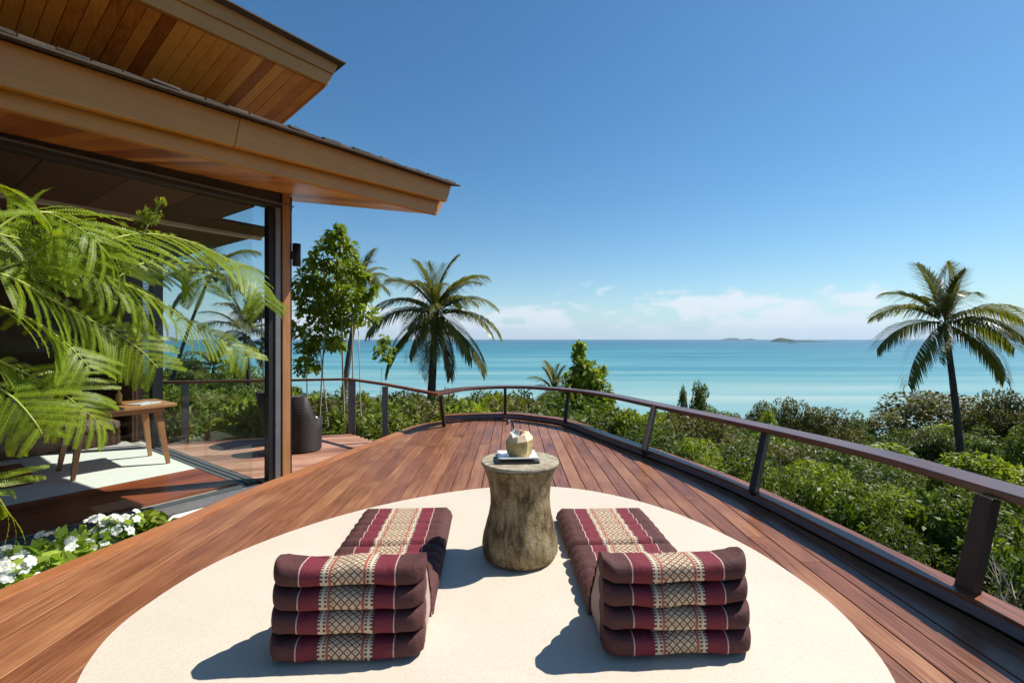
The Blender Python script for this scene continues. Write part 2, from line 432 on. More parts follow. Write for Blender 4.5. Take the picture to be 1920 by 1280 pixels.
SEA = -60.0
mb = MB(); S = 45000
mb.add([(-S,-S,SEA),(S,-S,SEA),(S,S,SEA),(-S,S,SEA)], [(0,1,2,3)])
m = Mat('sea_water'); t = m.n('ShaderNodeTexCoord'); s = m.n('ShaderNodeSeparateXYZ', {0: t.outputs['Object']})
y = s.outputs[1]
mpn = m.n('ShaderNodeMapping', {0: t.outputs['Object'], 'Scale': (.00055,.0042,1)})
bands = m.noise(mpn.outputs[0], 1.3, 6, .55, .5)
mpw = m.n('ShaderNodeMapping', {0: t.outputs['Object'], 'Scale': (.0028,.026,1)})
fine = m.noise(mpw.outputs[0], 1.0, 5, .6)
depth = m.math('LOGARITHM', m.math('MAXIMUM', y, 50.0), 10.0)        # 2 = 100 m ... 4.5 = 30 km
k = m.math('ADD', m.math('MULTIPLY', m.math('SUBTRACT', depth, 2.4), .5), m.math('MULTIPLY', m.math('SUBTRACT', bands, .5), .95))
k = m.math('ADD', k, m.math('MULTIPLY', m.math('SUBTRACT', fine, .5), .22))
c = m.ramp(k, [(.02, (.31,.41,.37)), (.16, (.19,.34,.33)), (.32, (.07,.235,.27)), (.55, (.018,.145,.20)), (.85, (.006,.085,.145))])
w_ = m.noise(m.n('ShaderNodeMapping', {0: t.outputs['Object'], 'Scale': (.12,.3,1)}).outputs[0], 1.0, 4, .6)
m.bump(w_, .12, 1.0)
m.fin(c, .38, .14)
prop(mb.build('sea', m.m), kind='structure')

def island(name, u0, u1, vb, vt, seed, label, humps, mat):
    Y = F * (EYE - SEA) / (vb - HV)
    x0 = (u0-960)*Y/F; x1 = (u1-960)*Y/F; hmax = (vb-vt)*Y/F
    mb = MB(); nx, ny = 56, 12; rows = []; D = (x1-x0)*.35
    for i in range(nx+1):
        tx = i/nx; r = []
        prof = sum(hh*math.exp(-((tx-c0)/sw)**2) for c0, sw, hh in humps) * min(1, tx*14, (1-tx)*14)
        for j in range(ny+1):
            ty = j/ny*2-1; zz = prof*max(0, 1-ty*ty)*hmax
            zz *= .8+.4*noise.noise(Vector((tx*9, ty*2, seed))) + .25*noise.noise(Vector((tx*31, ty*5, seed)))
            r.append((x0-(x0+x1)/2+(x1-x0)*tx, ty*D/2, zz-1.5))
        rows.append(r)
    mb.grid(rows)
    o = mb.build(name, mat, None, True, loc=((x0+x1)/2, Y, SEA)); prop(o, label, 'island'); return o
isl = plain('island_forest', (.035,.06,.03), .95, .1, 0, .35, .02)
island('island', 1447, 1552, 641, 631.5, 1, 'small dark green island with a hump and a long low spit on the bay', [(.14,.10,.95),(.3,.12,.5),(.62,.34,.30)], isl)
island('island', 1468, 1500, 643.5, 641.3, 2, 'low rocky islet just in front of the humped island', [(.5,.3,.8)], isl)
island('island', 1350, 1425, 637.6, 630.5, 3, 'thin faint island far out on the horizon left of the humped island', [(.3,.25,.7),(.75,.12,.5)], isl)
island('mountain', 1830, 2330, 638.0, 603, 4, 'blue hazy mountain coast rising at the right behind the palm', [(.19,.085,.85),(.34,.14,.8),(.62,.2,1.0)], isl)

# ---------------------------------------------------------------- main deck
LEFT = [(-2.95,-1.2),(-2.95,0.4),(-2.91,1.6),(-2.83,2.594),(-2.60,3.52),(-2.40,4.45),(-2.25,4.95),(-2.06,5.73),(-1.86,6.45),(-1.56,7.5),(-1.16,8.02)]
FAR = [(-1.16,8.02),(-.56,8.2),(0,8.22),(.364,8.0),(.83,7.55),(1.163,6.62),(1.485,5.78),(1.713,5.2),(2.02,4.23),(2.231,2.845),(2.337,2.143),(2.37,1.3),(2.37,0.3),(2.35,-1.2)]
left_l = smooth_line([(x, y, 0) for x, y in LEFT], 5); far_l = smooth_line([(x, y, 0) for x, y in FAR], 6)
outline = [(p.x, p.y) for p in left_l] + [(p.x, p.y) for p in far_l[1:]]
def y_range(x):
    ys = []
    for i in range(len(outline)):
        (x0, y0), (x1, y1) = outline[i], outline[(i+1) % len(outline)]
        if (x0-x)*(x1-x) <= 0 and x0 != x1: ys.append(y0+(y1-y0)*(x-x0)/(x1-x0))
    return (min(ys), max(ys)) if len(ys) > 1 else None
deck = MB(); n = len(outline)
deck.add([(x, y, -.034) for x, y in outline] + [(x, y, -2.4) for x, y in outline],
         [tuple(reversed(range(n)))] + [(i, (i+1) % n, n+(i+1) % n, n+i) for i in range(n)])
deck = deck.build('deck', M['base']); prop(deck, kind='structure')
BW = .14; x = -2.95
while x < 2.37:
    xs = [x+.0037 + (BW-.0074)*i/3 for i in range(4)]
    rg = [(xx, y_range(xx)) for xx in xs]; rg = [(xx, r) for xx, r in rg if r and r[1]-r[0] > .12]
    if len(rg) >= 2:
        mb = MB(); cx = sum(q[0] for q in rg)/len(rg); dz = rnd.uniform(-.0012, .0012); k = len(rg)
        # two or three lengths per run
        lo = [r[0] for _, r in rg]; hi = [r[1]-.004 for _, r in rg]
        cuts = [None]
        yj = rnd.uniform(.2, 3.0)
        while yj < min(hi)-1.2:
            if yj > max(lo)+.6: cuts.append(yj)
            yj += rnd.uniform(2.6, 4.2)
        for ci in range(len(cuts)):
            a_ = lo if ci == 0 else [cuts[ci]+.0015]*k
            b2 = hi if ci == len(cuts)-1 else [cuts[ci+1]-.0015]*k
            mb = MB(); ym = (min(a_)+max(b2))/2
            ch = .0018; prof = [(rg[0][0], -.026)] + [(rg[0][0], -ch)] + [(rg[0][0]+ch, 0)] + [(rg[-1][0]-ch, 0)] + [(rg[-1][0], -ch), (rg[-1][0], -.026)]
            def yy(px, arr):
                t = (px-rg[0][0])/max(1e-6, rg[-1][0]-rg[0][0])*(k-1); i0 = min(int(t), k-2); f_ = t-i0
                return arr[i0]*(1-f_)+arr[i0+1]*f_
            if k == 4: prof[3:3] = [(rg[1][0], 0), (rg[2][0], 0)]
            A = [(px-cx, yy(px, a_)-ym, pz+dz) for px, pz in prof]; B = [(px-cx, yy(px, b2)-ym, pz+dz) for px, pz in prof]
            q = len(prof)
            mb.add(A+B, [(i, i+1, q+i+1, q+i) for i in range(q-1)] + [tuple(range(q)), tuple(reversed(range(q, 2*q)))])
            mb.build('board', M['deck'], deck, loc=(cx, ym, 0))
    x += BW
mb = MB(); sweep(mb, left_l, -.005, .115, -.03, .011); mb.build('edge_board', M['deck_edge'], deck, bevel=.004)
mb = MB(); sweep(mb, left_l, -.03, -.006, -.30, .004); mb.build('skirt', M['deck_edge'], deck)
# steel and timber kerb along the right and far edge
kerb = MB(); sweep(kerb, far_l, .004, .03, .012, .068, -1); kerb = kerb.build('kerb', M['kerb'], None); prop(kerb, kind='structure')
mb = MB(); sweep(mb, far_l, .0, .15, .069, .090, -1); mb.build('cap', M['deck_edge'], kerb, bevel=.004)
mb = MB(); sweep(mb, far_l, .032, .145, -.6, .068, -1); mb.build('upstand', M['base'], kerb)

# stone circle let into the deck
ring = [(-.15,1.05),(-1.1,1.27),(-1.63,1.72),(-1.87,2.12),(-1.92,2.50),(-1.83,3.0),(-1.50,3.55),(-1.0,4.02),(-.4,4.35),(.15,4.46),(.70,4.33),(1.22,3.90),(1.56,3.25),(1.68,2.66),(1.66,2.25),(1.53,1.85),(1.2,1.40),(.6,1.10)]
cl = smooth_line([(x_, y_, 0) for x_, y_ in ring+[ring[0]]], 6)[:-1]
mb = MB(); n = len(cl)
mb.add([(p.x, p.y, .004) for p in cl]+[(p.x, p.y, -.02) for p in cl], [tuple(range(n-1, -1, -1))]+[(i, (i+1) % n, n+(i+1) % n, n+i) for i in range(n)])
o = mb.build('stone_circle', M['stone'])
rg_ = MB(); sweep(rg_, cl+[cl[0]], -.012, .0, -.01, .0015, -1); rg_.build('edge_strip', M['base'], o); prop(o, kind='structure')

# ---------------------------------------------------------------- main railing
rail_pts = [(-1.085,7.07,.58),(-.79,7.76,.58),(-.3,8.08,.58),(.1,8.12,.58),(.42,8.0,.58),(.868,7.64,.58),(1.327,7.0,.58),(1.753,5.87,.58),(2.20,4.40,.60),(2.43,3.25,.62),(2.485,2.47,.625),(2.50,1.8,.63),(2.49,.9,.63),(2.45,-.8,.63)]
rail_l = smooth_line(rail_pts, 7)
rl = empty('railing', (2.2, 3, 0)); prop(rl, 'curved timber railing with outward leaning dark posts round the main deck', 'railing')
inv = Matrix.Translation((-2.2, -3, 0))
mb = MB(); sweep(mb, rail_l, .0, .205, -.045, .0, -1); o = mb.build('handrail', M['rail'], rl, bevel=.006); o.matrix_parent_inverse = inv
posts = [((2.385,2.46),(2.475,2.44),.58),((2.05,3.99),(2.30,4.25),.556),((1.53,5.45),(1.77,5.85),.536),((.84,7.42),(.93,7.68),.536),((-.12,8.24),(-.12,8.20),.536),((-1.08,7.5),(-1.10,7.22),.536),((2.45,1.0),(2.57,1.0),.586),((2.44,-.5),(2.53,-.5),.586)]
for i, ((bx, by), (tx, ty), tz) in enumerate(posts):
    mb = MB(); out_ = Vector((tx-bx, ty-by, 0))
    b0 = Vector((bx, by, .08 if i != 5 else .0)); t0 = Vector((tx, ty, tz))
    wv = .10 if i == 0 else (.12 if i not in (3, 4, 5) else .075)
    mb.bar(b0, t0, wv, .05, wv*.92, .05, side=out_ if out_.length > .1 else (0,1,0))
    o = mb.build('post', M['post'], rl, bevel=.004); o.matrix_parent_inverse = inv

# ---------------------------------------------------------------- lower deck and its railing
LZ = -.35
H0 = Vector((-3.055, 5.66, 0)); HU = Vector((.588, .809, 0)).normalized(); HVv = Vector((-HU.y, HU.x, 0))
HA = math.atan2(HU.y, HU.x)
def loc2(p): d = Vector(p)-H0; return Vector((d.dot(HU), d.dot(HVv), p[2]))
def wld(a, c, z=0): q = H0+HU*a+HVv*c; q.z = z; return q
ld_corner = G(660, 812, LZ); ld_left = G(300, 831, LZ)
d_ = (ld_corner-ld_left).normalized(); nrm = Vector((-d_.y, d_.x, 0))
lower = empty('lower_deck', (-3.5, 7, LZ)); prop(lower, kind='structure')
ang = math.atan2(d_.y, d_.x); Lr = Matrix.Rotation(ang, 4, 'Z')
org = ld_left-d_*1.0
def ld_x0(y):                    # where a board at depth Y meets the end track of the house
    p0 = loc2(org+nrm*y); k_ = d_.dot(HU); return (.075-p0.x)/k_
invl = Matrix.Translation((3.5, -7, -LZ)); frame_l = Matrix.Translation(org) @ Lr
mb = MB(); q0, q1 = ld_x0(0), ld_x0(-4.3)
mb.hexa([Vector(p) for p in ((q0,0,-.6),(q1,-4.3,-.6),(max(q1,6.5),-4.3,-.6),((ld_corner-org).dot(d_)-.02,0,-.6),(q0,0,-.03),(q1,-4.3,-.03),(max(q1,6.5),-4.3,-.03),((ld_corner-org).dot(d_)-.02,0,-.03))])
o = mb.build('base', M['base'], lower); o.matrix_parent_inverse = invl; o.matrix_basis = frame_l
y_ = 0
for i in range(31):
    x1 = min((ld_corner-org).dot(d_)+.52*y_, 6.5); x0a, x0b = ld_x0(-y_-.004), ld_x0(-y_-.136)
    if x1-max(x0a, x0b) < .15: break
    g = rnd.uniform(-.001, .001); ya, yb = -y_-.004, -y_-.136; mb = MB()
    mb.hexa([Vector(p) for p in ((x0b,yb,-.025),(x1,yb,-.025),(x1,ya,-.025),(x0a,ya,-.025),(x0b,yb,g),(x1,yb,g),(x1,ya,g),(x0a,ya,g))])
    o = mb.build('board', M['lower_deck'], lower, bevel=.003); o.matrix_parent_inverse = invl; o.matrix_basis = frame_l
    y_ += .14
lr = empty('railing', (-3, 8.6, LZ)); prop(lr, 'straight low timber railing on grey posts along the lower deck', 'railing')
inv = Matrix.Translation((3, -8.6, -LZ))
rp = [P(300, 714.5, 7.8), P(345, 714, 7.9), P(655, 708.5, 8.7), P(722, 718, 8.0), P(824, 737, 7.05)]
mb = MB(); line = [rp[0], rp[1], (rp[1]+rp[2])/2, rp[2]-d_*.06, rp[2], rp[3], rp[4]]
sweep(mb, line, -.04, .04, -.04, .0); o = mb.build('handrail', M['deck_edge'], lr, bevel=.004); o.matrix_parent_inverse = inv
for (bp, tp, ww) in ((G(347, 828, LZ), P(347, 716, 7.9), .10), (G(660, 812, LZ), P(660, 711, 8.7), .13), (Vector((rp[3].x, rp[3].y, LZ-.4)), rp[3]-Vector((0,0,.04)), .10)):
    mb = MB(); b0 = Vector((tp.x, tp.y, bp.z)); mb.bar(b0, tp-Vector((0,0,.02)), ww, .06, side=d_)
    o = mb.build('post', M['postgrey'], lr, bevel=.004); o.matrix_parent_inverse = inv

# ---------------------------------------------------------------- house
house = empty('house', H0, HA); prop(house, 'open timber villa with deep plank-lined eaves and a wide glass front', 'house')
def ray(u, v): return Vector(((u-960)/F, 1, -(v-HV)/F))
CAMP = Vector((0, 0, EYE))
def hitc(u, v, c):
    d = ray(u, v); t = (c-(CAMP-H0).dot(HVv))/d.dot(HVv); return loc2(CAMP+d*t)
def hita(u, v, a):
    d = ray(u, v); t = (a-(CAMP-H0).dot(HU))/d.dot(HU); return loc2(CAMP+d*t)
def hitp(u, v, p, n_):     # ray with a plane in house coordinates
    q = loc2(CAMP); d = ray(u, v); dl = Vector((d.dot(HU), d.dot(HVv), d.z)); t = (p-q).dot(n_)/dl.dot(n_); return q+dl*t
AN = -5.2                   # near end of the roofs
def ext(p0, p1, a):        # point of the line p0-p1 at a
    t = (a-p0.x)/(p1.x-p0.x); return p0+(p1-p0)*t
CE = -1.95
# lower roof
Tb = hitc(820, 403, CE); Nb = ext(hitc(0, 201, CE), Tb, AN)
Tm2 = hitc(833, 377, CE); Nm2 = ext(hitc(0, 160, CE), Tm2, AN)
Tm = hitc(838, 378, CE-.09); Nm = ext(hitc(0, 160, CE-.09), Tm, AN)
Tt = hitc(846, 349, CE-.11); Nt = ext(hitc(0, 74, CE-.11), Tt, AN)
Rk = hita(550, 378, Tb.x)
sl_c = (Rk.z-Tb.z)/(Rk.y-Tb.y); sl_a = (Tb.z-Nb.z)/(Tb.x-Nb.x)
def zs(a, c): return Tb.z+sl_a*(a-Tb.x)+sl_c*(c-CE)
TH = Tt.z-Tb.z
mb = MB(); CB = 4.0
x0, x1 = AN, Tb.x-.02
mb.hexa([Vector((a, c, zs(a, c)+dz)) for dz in (.03, TH*.93) for a, c in ((x0, CE+.06), (x1, CE+.06), (x1, CB), (x0, CB))])
roof = mb.build('lower_roof', M['shingle'], house)
def board_fn(name, mat, par, poly_lo, poly_hi, th, n_):
    """thin slab between two edges (lists of 2 points each), thickened along n_"""
    mb = MB(); a, b = poly_lo; c, d = poly_hi; o = Vector(n_)*th
    mb.hexa([a, b, b+o, a+o, d, c, c+o, d+o]); return mb.build(name, mat, par, bevel=.004)
# fascia in two lapped boards
cut = ext(Tb, Nb, -1.05).x
for (t0, t1) in ((0, .36), (.3605, 1)):
    L = lambda p, q, t: p+(q-p)*t
    board_fn('fascia_board', M['fascia'], roof, (L(Tm, Nm, t0), L(Tm, Nm, t1)), (L(Tt, Nt, t1), L(Tt, Nt, t0)), .05, (0, 1, 0))
board_fn('fascia_board', M['fascia'], roof, (Tb, Nb), (Nm2+Vector((0,.002,0)), Tm2+Vector((0,.002,0))), .05, (0, 1, 0))
# rake board along the far end
ra = Vector((Tb.x, CE+.05, zs(Tb.x, CE+.05))); rb = Vector((Tb.x, CB, zs(Tb.x, CB)))
mb = MB(); mb.hexa([ra, ra+Vector((-.03,0,0)), rb+Vector((-.03,0,0)), rb, ra+Vector((.06,0,TH*.92)), ra+Vector((-.03,0,TH*.92)), rb+Vector((-.03,0,TH*.92)), rb+Vector((.06,0,TH*.92))])
mb.build('rake_board', M['fascia'], roof)
a = Tb.x-.035
i = 0
while a > AN+.2:
    wv = .118; a2 = a-wv; c0, c1 = CE+.052, (1.4 if a > 0 else .05)
    cx = (a+a2)/2; zz = zs(cx, c0); mb = MB(); ln = c1-c0; g = rnd.uniform(-.003, .003)
    mb.hexa([Vector(p) for p in ((-wv/2+.003,0,g),(wv/2-.003,0,g),(wv/2-.003,ln,g+ln*sl_c),(-wv/2+.003,ln,g+ln*sl_c),(-wv/2,0,g+.022),(wv/2,0,g+.022),(wv/2,ln,g+.022+ln*sl_c),(-wv/2,ln,g+.022+ln*sl_c))])
    mb.build('soffit_board', M['soffit'], roof, loc=(cx, c0, zz)); a = a2; i += 1
mb = MB(); e0, e1 = Tt+Vector((.05,-.10,-.012)), Nt+Vector((0,-.10,-.012)); q_ = Vector((0,.45,.10)); th_ = Vector((0,0,.015))
mb.hexa([e0, e1, e1+q_, e0+q_, e0+th_, e1+th_, e1+q_+th_, e0+q_+th_]); mb.build('shade_batten', M['shingle'], roof)  # continuous batten added under the shingles to keep the whole fascia in shade
# shingles along the lower eave: three courses seen from the edge
shm = MB(); shm.hexa([Vector(p) for p in ((-.075,-.0,0),(.075,0,0),(.075,.5,.11),(-.075,.5,.11),(-.075,0,.016),(.075,0,.016),(.075,.5,.122),(-.075,.5,.122))])
shme = shm.mesh('shingle'); shme.materials.append(M['shingle'])
a = Tt.x+.02; L_ = (Tt-Nt)
while a > AN+.1:
    e = ext(Tt, Nt, a); o = link('shingle', shme, roof, (a-.075, e.y-.075+rnd.uniform(-.015, .015), e.z+.006+rnd.uniform(-.006, .008)))
    o.rotation_euler = (R(rnd.uniform(-2, 2)), R(rnd.uniform(-3, 3)), R(rnd.uniform(-3, 3))); o.scale = (rnd.uniform(.9, 1.06), 1, rnd.uniform(.9, 1.5)); a -= .152
# upper roof, flaring upwards to its edge
CU = -.6
T2 = hitc(615, 160, CU); N2 = ext(hitc(260, 0, CU), T2, AN)
T2t = hitc(634, 121, CU-.06); N2t = ext(hitc(402, 0, CU-.06), T2t, AN)
T2m = T2+(T2t-T2)*.5; N2m = N2+(N2t-N2)*.42
R2 = hita(525, 238, T2.x)
n2_ = (R2-T2).cross(N2-T2).normalized()
def zu(a, c): return T2.z-(n2_.x*(a-T2.x)+n2_.y*(c-CU))/n2_.z
pb = hitp(415, 197, T2, n2_); pb0 = hitp(0, 42, T2, n2_)
CBm = pb.y; TU = T2t.z-T2.z
mb = MB(); CB2 = 3.2; x0, x1 = AN, T2.x-.02
mb.hexa([Vector((a, c, zu(a, c)+dz)) for dz in (.03, TU*.9) for a, c in ((x0, CU+.06), (x1, CU+.06), (x1, CB2), (x0, CB2))])
uroof = mb.build('upper_roof', M['shingle'], house)
board_fn('fascia_board', M['fascia'], uroof, (T2m+Vector((0,-.02,0)), N2m+Vector((0,-.02,0))), (N2t, T2t), .05, (0, 1, 0))
board_fn('fascia_board', M['fascia'], uroof, (T2, N2), (N2m+Vector((0,.004,0)), T2m+Vector((0,.004,0))), .05, (0, 1, 0))
ra = Vector((T2.x, CU+.05, zu(T2.x, CU+.05))); rb = Vector((T2.x, CB2, zu(T2.x, CB2)))
mb = MB(); mb.hexa([ra, ra+Vector((-.03,0,0)), rb+Vector((-.03,0,0)), rb, ra+Vector((.06,0,TU*.9)), ra+Vector((-.03,0,TU*.9)), rb+Vector((-.03,0,TU*.9)), rb+Vector((.06,0,TU*.9))])
mb.build('rake_board', M['fascia'], uroof)
a = T2.x-.035
while a > AN+.2:
    wv = .118; a2 = a-wv; c0, c1 = CU+.052, CB2-.4
    cx = (a+a2)/2; ln = c1-c0; za, zb = zu(cx, c0), zu(cx, c1); g = rnd.uniform(-.003, .003); mb = MB(); d = zb-za
    mb.hexa([Vector(p) for p in ((-wv/2+.004,0,g),(wv/2-.004,0,g),(wv/2-.004,ln,g+d),(-wv/2+.004,ln,g+d),(-wv/2,0,g+.025),(wv/2,0,g+.025),(wv/2,ln,g+.025+d),(-wv/2,ln,g+.025+d))])
    mb.build('soffit_board', M['soffit'], uroof, loc=(cx, c0, za)); a = a2
mb = MB(); e0, e1 = T2t+Vector((.05,-.09,.0)), N2t+Vector((0,-.09,.0)); q_ = Vector((0,.45,-.06))
mb.hexa([e0, e1, e1+q_, e0+q_, e0+th_, e1+th_, e1+q_+th_, e0+q_+th_]); mb.build('shade_batten', M['shingle'], uroof)  # same added overhang on the upper roof, shading its fascia
a = T2t.x+.02
while a > AN+.1:
    e = ext(T2t, N2t, a); o = link('shingle', shme, uroof, (a-.075, e.y-.06+rnd.uniform(-.015, .015), e.z+.006+rnd.uniform(-.005, .006)))
    o.rotation_euler = (R(rnd.uniform(-12, -8)), R(rnd.uniform(-3, 3)), R(rnd.uniform(-3, 3))); o.scale = (rnd.uniform(.9, 1.06), .6, rnd.uniform(.9, 1.4)); a -= .152
# clerestory head under the upper soffit
mb = MB(); zb = zu(pb.x, CBm); z0 = zs(0, CBm)+TH*.9
mb.box((AN, CBm, zb-.28), (pb.x, CBm+.12, zb+.02)); mb.build('clerestory_head', M['darkmetal'], house)
mb = MB(); mb.box((AN, CBm+.04, z0-.4), (pb.x-.01, CBm+.09, zb-.281)); mb.build('clerestory_glass', M['black'], house)
# facade beam, post, sills
bt0 = hitc(0, 236, 0).z; bt1 = hitc(545, 371, 0).z; bb1 = hitc(500, 388, 0).z
mb = MB(); zb_ = bb1
mb.box((AN, -.06, zb_), (.385, .07, bt1)); mb.build('beam', M['darkmetal'], house, bevel=.004)
mb = MB(); mb.box((AN, -.10, zb_+.045), (.385, -.062, zb_+.06)); mb.build('blind_track', M['greymetal'], house)
mb = MB(); mb.box((AN, -.07, bt1+.002), (.36, .06, bt1+.06)); mb.build('beam_cap', M['black'], house)
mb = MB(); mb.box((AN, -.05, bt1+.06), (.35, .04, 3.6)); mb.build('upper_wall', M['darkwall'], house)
FZ = LZ
PXS = .185
mb = MB(); mb.box((PXS-.09, -.055, FZ-.2), (PXS-.02, .055, zb_-.002)); mb.build('frame_jamb', M['black'], house)
mb = MB(); mb.box((PXS-.019, -.075, FZ-.2), (PXS+.045, .045, zb_-.002)); mb.build('frame_jamb', M['greymetal'], house, bevel=.004)
mb = MB(); mb.box((PXS+.065, -.085, FZ-.2), (PXS+.165, .075, bt1+.1)); col = mb.build('column', M['column'], house, bevel=.006)
mb = MB(); mb.box((PXS+.046, -.06, FZ-.2), (PXS+.064, .06, bt1)); mb.box((PXS+.166, -.06, FZ-.2), (PXS+.195, .08, bt1)); mb.build('column_trim', M['black'], house)
lamp = MB(); lamp.tube([(PXS+.235, -.10, 2.32), (PXS+.235, -.10, 2.60)], .05, 16); lamp = lamp.build('wall_lamp', M['black'], house, True)
mb = MB(); mb.box((PXS+.17, -.115, 2.40), (PXS+.19, -.03, 2.50)); mb.box((PXS+.185, -.11, 2.43), (PXS+.24, -.09, 2.46)); mb.build('bracket', M['black'], lamp)
# floors
mb = MB(); mb.box((-9, 1.372, FZ-.3), (-.16, 9, FZ)); mb.build('floor', M['white'], house)
mb = MB(); mb.box((-9, .0, FZ-.3), (.06, 1.37, FZ-.03)); mb.box((-.155, 1.372, FZ-.3), (.06, 9, FZ-.03)); mb.build('floor_slab', M['sill'], house)
for i in range(8):
    c0 = .26+i*.139; mb = MB(); mb.box((-8, c0+.0015, FZ-.029), (-.16, c0+.1375, FZ+.004)); mb.build('floor_board', M['redwood'], house)
mb = MB(); mb.box((-9, -.05, FZ-.25), (.0, .0-.002, FZ-.005)); mb.box((-9, .045, FZ-.029), (-.16, .075, FZ+.004)); mb.box((-9, .10, FZ-.029), (-.16, .125, FZ+.004))
mb.build('sill_track', M['greymetal'], house)
mb = MB()
for a0, a1 in ((-.15, -.10), (-.07, -.03), (.0, .05)): mb.box((a0, .13, FZ-.029), (a1, 3.3, FZ+.006))
mb.build('end_track', M['greymetal'], house)
# glass
mb = MB(); mb.box((AN+.4, -.006, FZ), (PXS-.092, .006, zb_)); mb.build('glass_pane', M['glass'], house)
mb = MB(); mb.box((-.056, .06, FZ), (-.046, 3.25, zb_+.3)); mb.build('glass_pane', M['glass'], house)
# interior ceiling panels
for i in range(9):
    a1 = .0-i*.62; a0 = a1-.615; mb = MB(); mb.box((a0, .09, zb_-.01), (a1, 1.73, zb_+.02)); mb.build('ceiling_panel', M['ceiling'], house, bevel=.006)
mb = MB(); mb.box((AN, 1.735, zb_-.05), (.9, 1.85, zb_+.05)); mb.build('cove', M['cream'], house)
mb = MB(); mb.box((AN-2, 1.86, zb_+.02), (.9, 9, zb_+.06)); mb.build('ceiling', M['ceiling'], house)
mb = MB(); mb.box((.005, 1.15, zb_-.01), (.9, 1.73, zb_+.03)); mb.build('ceiling_panel', M['ceiling'], house)
mb = MB(); mb.box((-5.5, 4.6, zb_-.25), (-.6, 5.6, zb_-.15)); mb.build('ceiling_raft', M['cream'], house)
# rear and end walls
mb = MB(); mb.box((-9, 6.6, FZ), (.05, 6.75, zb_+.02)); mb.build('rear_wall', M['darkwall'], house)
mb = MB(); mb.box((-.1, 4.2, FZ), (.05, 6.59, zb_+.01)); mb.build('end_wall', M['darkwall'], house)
mb = MB(); mb.box((-.09, 3.26, FZ), (.05, 3.42, zb_+.01)); mb.build('end_column', M['black'], house)
mb = MB()
for i in range(14): mb.box((-.03, 3.43+i*.057, FZ), (-.022, 3.438+i*.057, zb_))
for i in range(54): mb.box((-.021, 3.43, FZ+i*.058), (-.015, 4.19, FZ+i*.058+.008))
o = mb.build('mesh_screen', M['black'], house); o['kind'] = 'stuff'
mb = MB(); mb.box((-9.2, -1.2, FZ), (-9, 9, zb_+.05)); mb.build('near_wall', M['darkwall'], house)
# low wooden step at the far left and a plinth for the daybed
mb = MB(); mb.box((-4.6, 2.2, FZ+.001), (-1.60, 3.0, FZ+.13)); mb.box((-4.6, 2.6, FZ+.131), (-1.95, 3.0, FZ+.25)); mb.build('step', M['redwood'], house, bevel=.006)

# gravel strip and planter bed between house and deck
mb = MB(); pts = [wld(.25, -.06), wld(-1.35, -.06), wld(-1.35, -.95), wld(.25, -.95)]
mb.add([Vector((p.x, p.y, FZ-.09)) for p in pts], [(0,1,2,3)]); prop(mb.build('gravel_strip', M['gravel']), kind='structure')
mb = MB(); pts = [wld(-1.352, -.06), wld(-7, -.06), wld(-7, -3.4), wld(-1.352, -3.4)]
mb.add([Vector((p.x, p.y, FZ-.10)) for p in pts], [(0,1,2,3)]); prop(mb.build('planter_soil', M['soil']), kind='structure')

# ---------------------------------------------------------------- things in the house
tb = empty('table', wld(-.75, 2.35, FZ), HA); prop(tb, 'low brown wooden table with splayed tapering legs on the white floor behind the glass', 'table')
mb = MB(); mb.box((-.62, -.42, .80), (.55, .42, .845)); mb.build('tabletop', M['tablewood'], tb, bevel=.008)
mb = MB(); mb.box((-.5, -.33, .73), (.43, .33, .799)); mb.build('apron', M['tablewood'], tb)
for sx, sy in ((-1,-1),(1,-1),(1,1),(-1,1)):
    mb = MB(); mb.bar((sx*.40-.035, sy*.28, .735), (sx*.50-.035, sy*.36, 0), .085, .075, .045, .04, side=(1,0,0)); mb.build('leg', M['tablewood'], tb, bevel=.004)
bk = MB(); bk.box((-.16,-.11,0), (-.003,.11,.012)); bk.box((.003,-.11,0), (.16,.11,.012)); bk = bk.build('magazine', M['plate'], None, bevel=.003); bk.location = wld(-.5, 2.2, FZ+.846); bk.rotation_euler = (0,0,HA+.5)
prop(bk, 'open white magazine lying on the wooden table indoors', 'magazine')
bo = MB(); bo.lathe([(.035,0),(.037,.02),(.037,.13),(.015,.17),(.014,.2)], 16); bo = bo.build('bottle', plain('amber_glass', (.62,.30,.03), .2, .5), None, True); bo.location = wld(-.72, 2.45, FZ+.846)
prop(bo, 'amber bottle standing on the wooden table indoors', 'bottle')
db = empty('daybed', wld(-2.7, 4.6, FZ), HA); prop(db, 'long low brown daybed along the dim wall inside the house', 'daybed')
mb = MB(); mb.box((-2.8,-.55,.02), (2.4,.75,.26)); mb.build('plinth', M['darkwall'], db)
mb = MB(); mb.box((-2.8,-.58,.262), (2.4,.75,.40)); mb.build('mattress', plain('brown_mattress', (.24,.17,.11), .9, .2), db, bevel=.04)
cols = [('beige', (.42,.33,.22)), ('dark red', (.20,.03,.03)), ('blue', (.03,.12,.28)), ('pink', (.45,.22,.2)), ('cream', (.6,.52,.4)), ('maroon', (.12,.02,.03))]
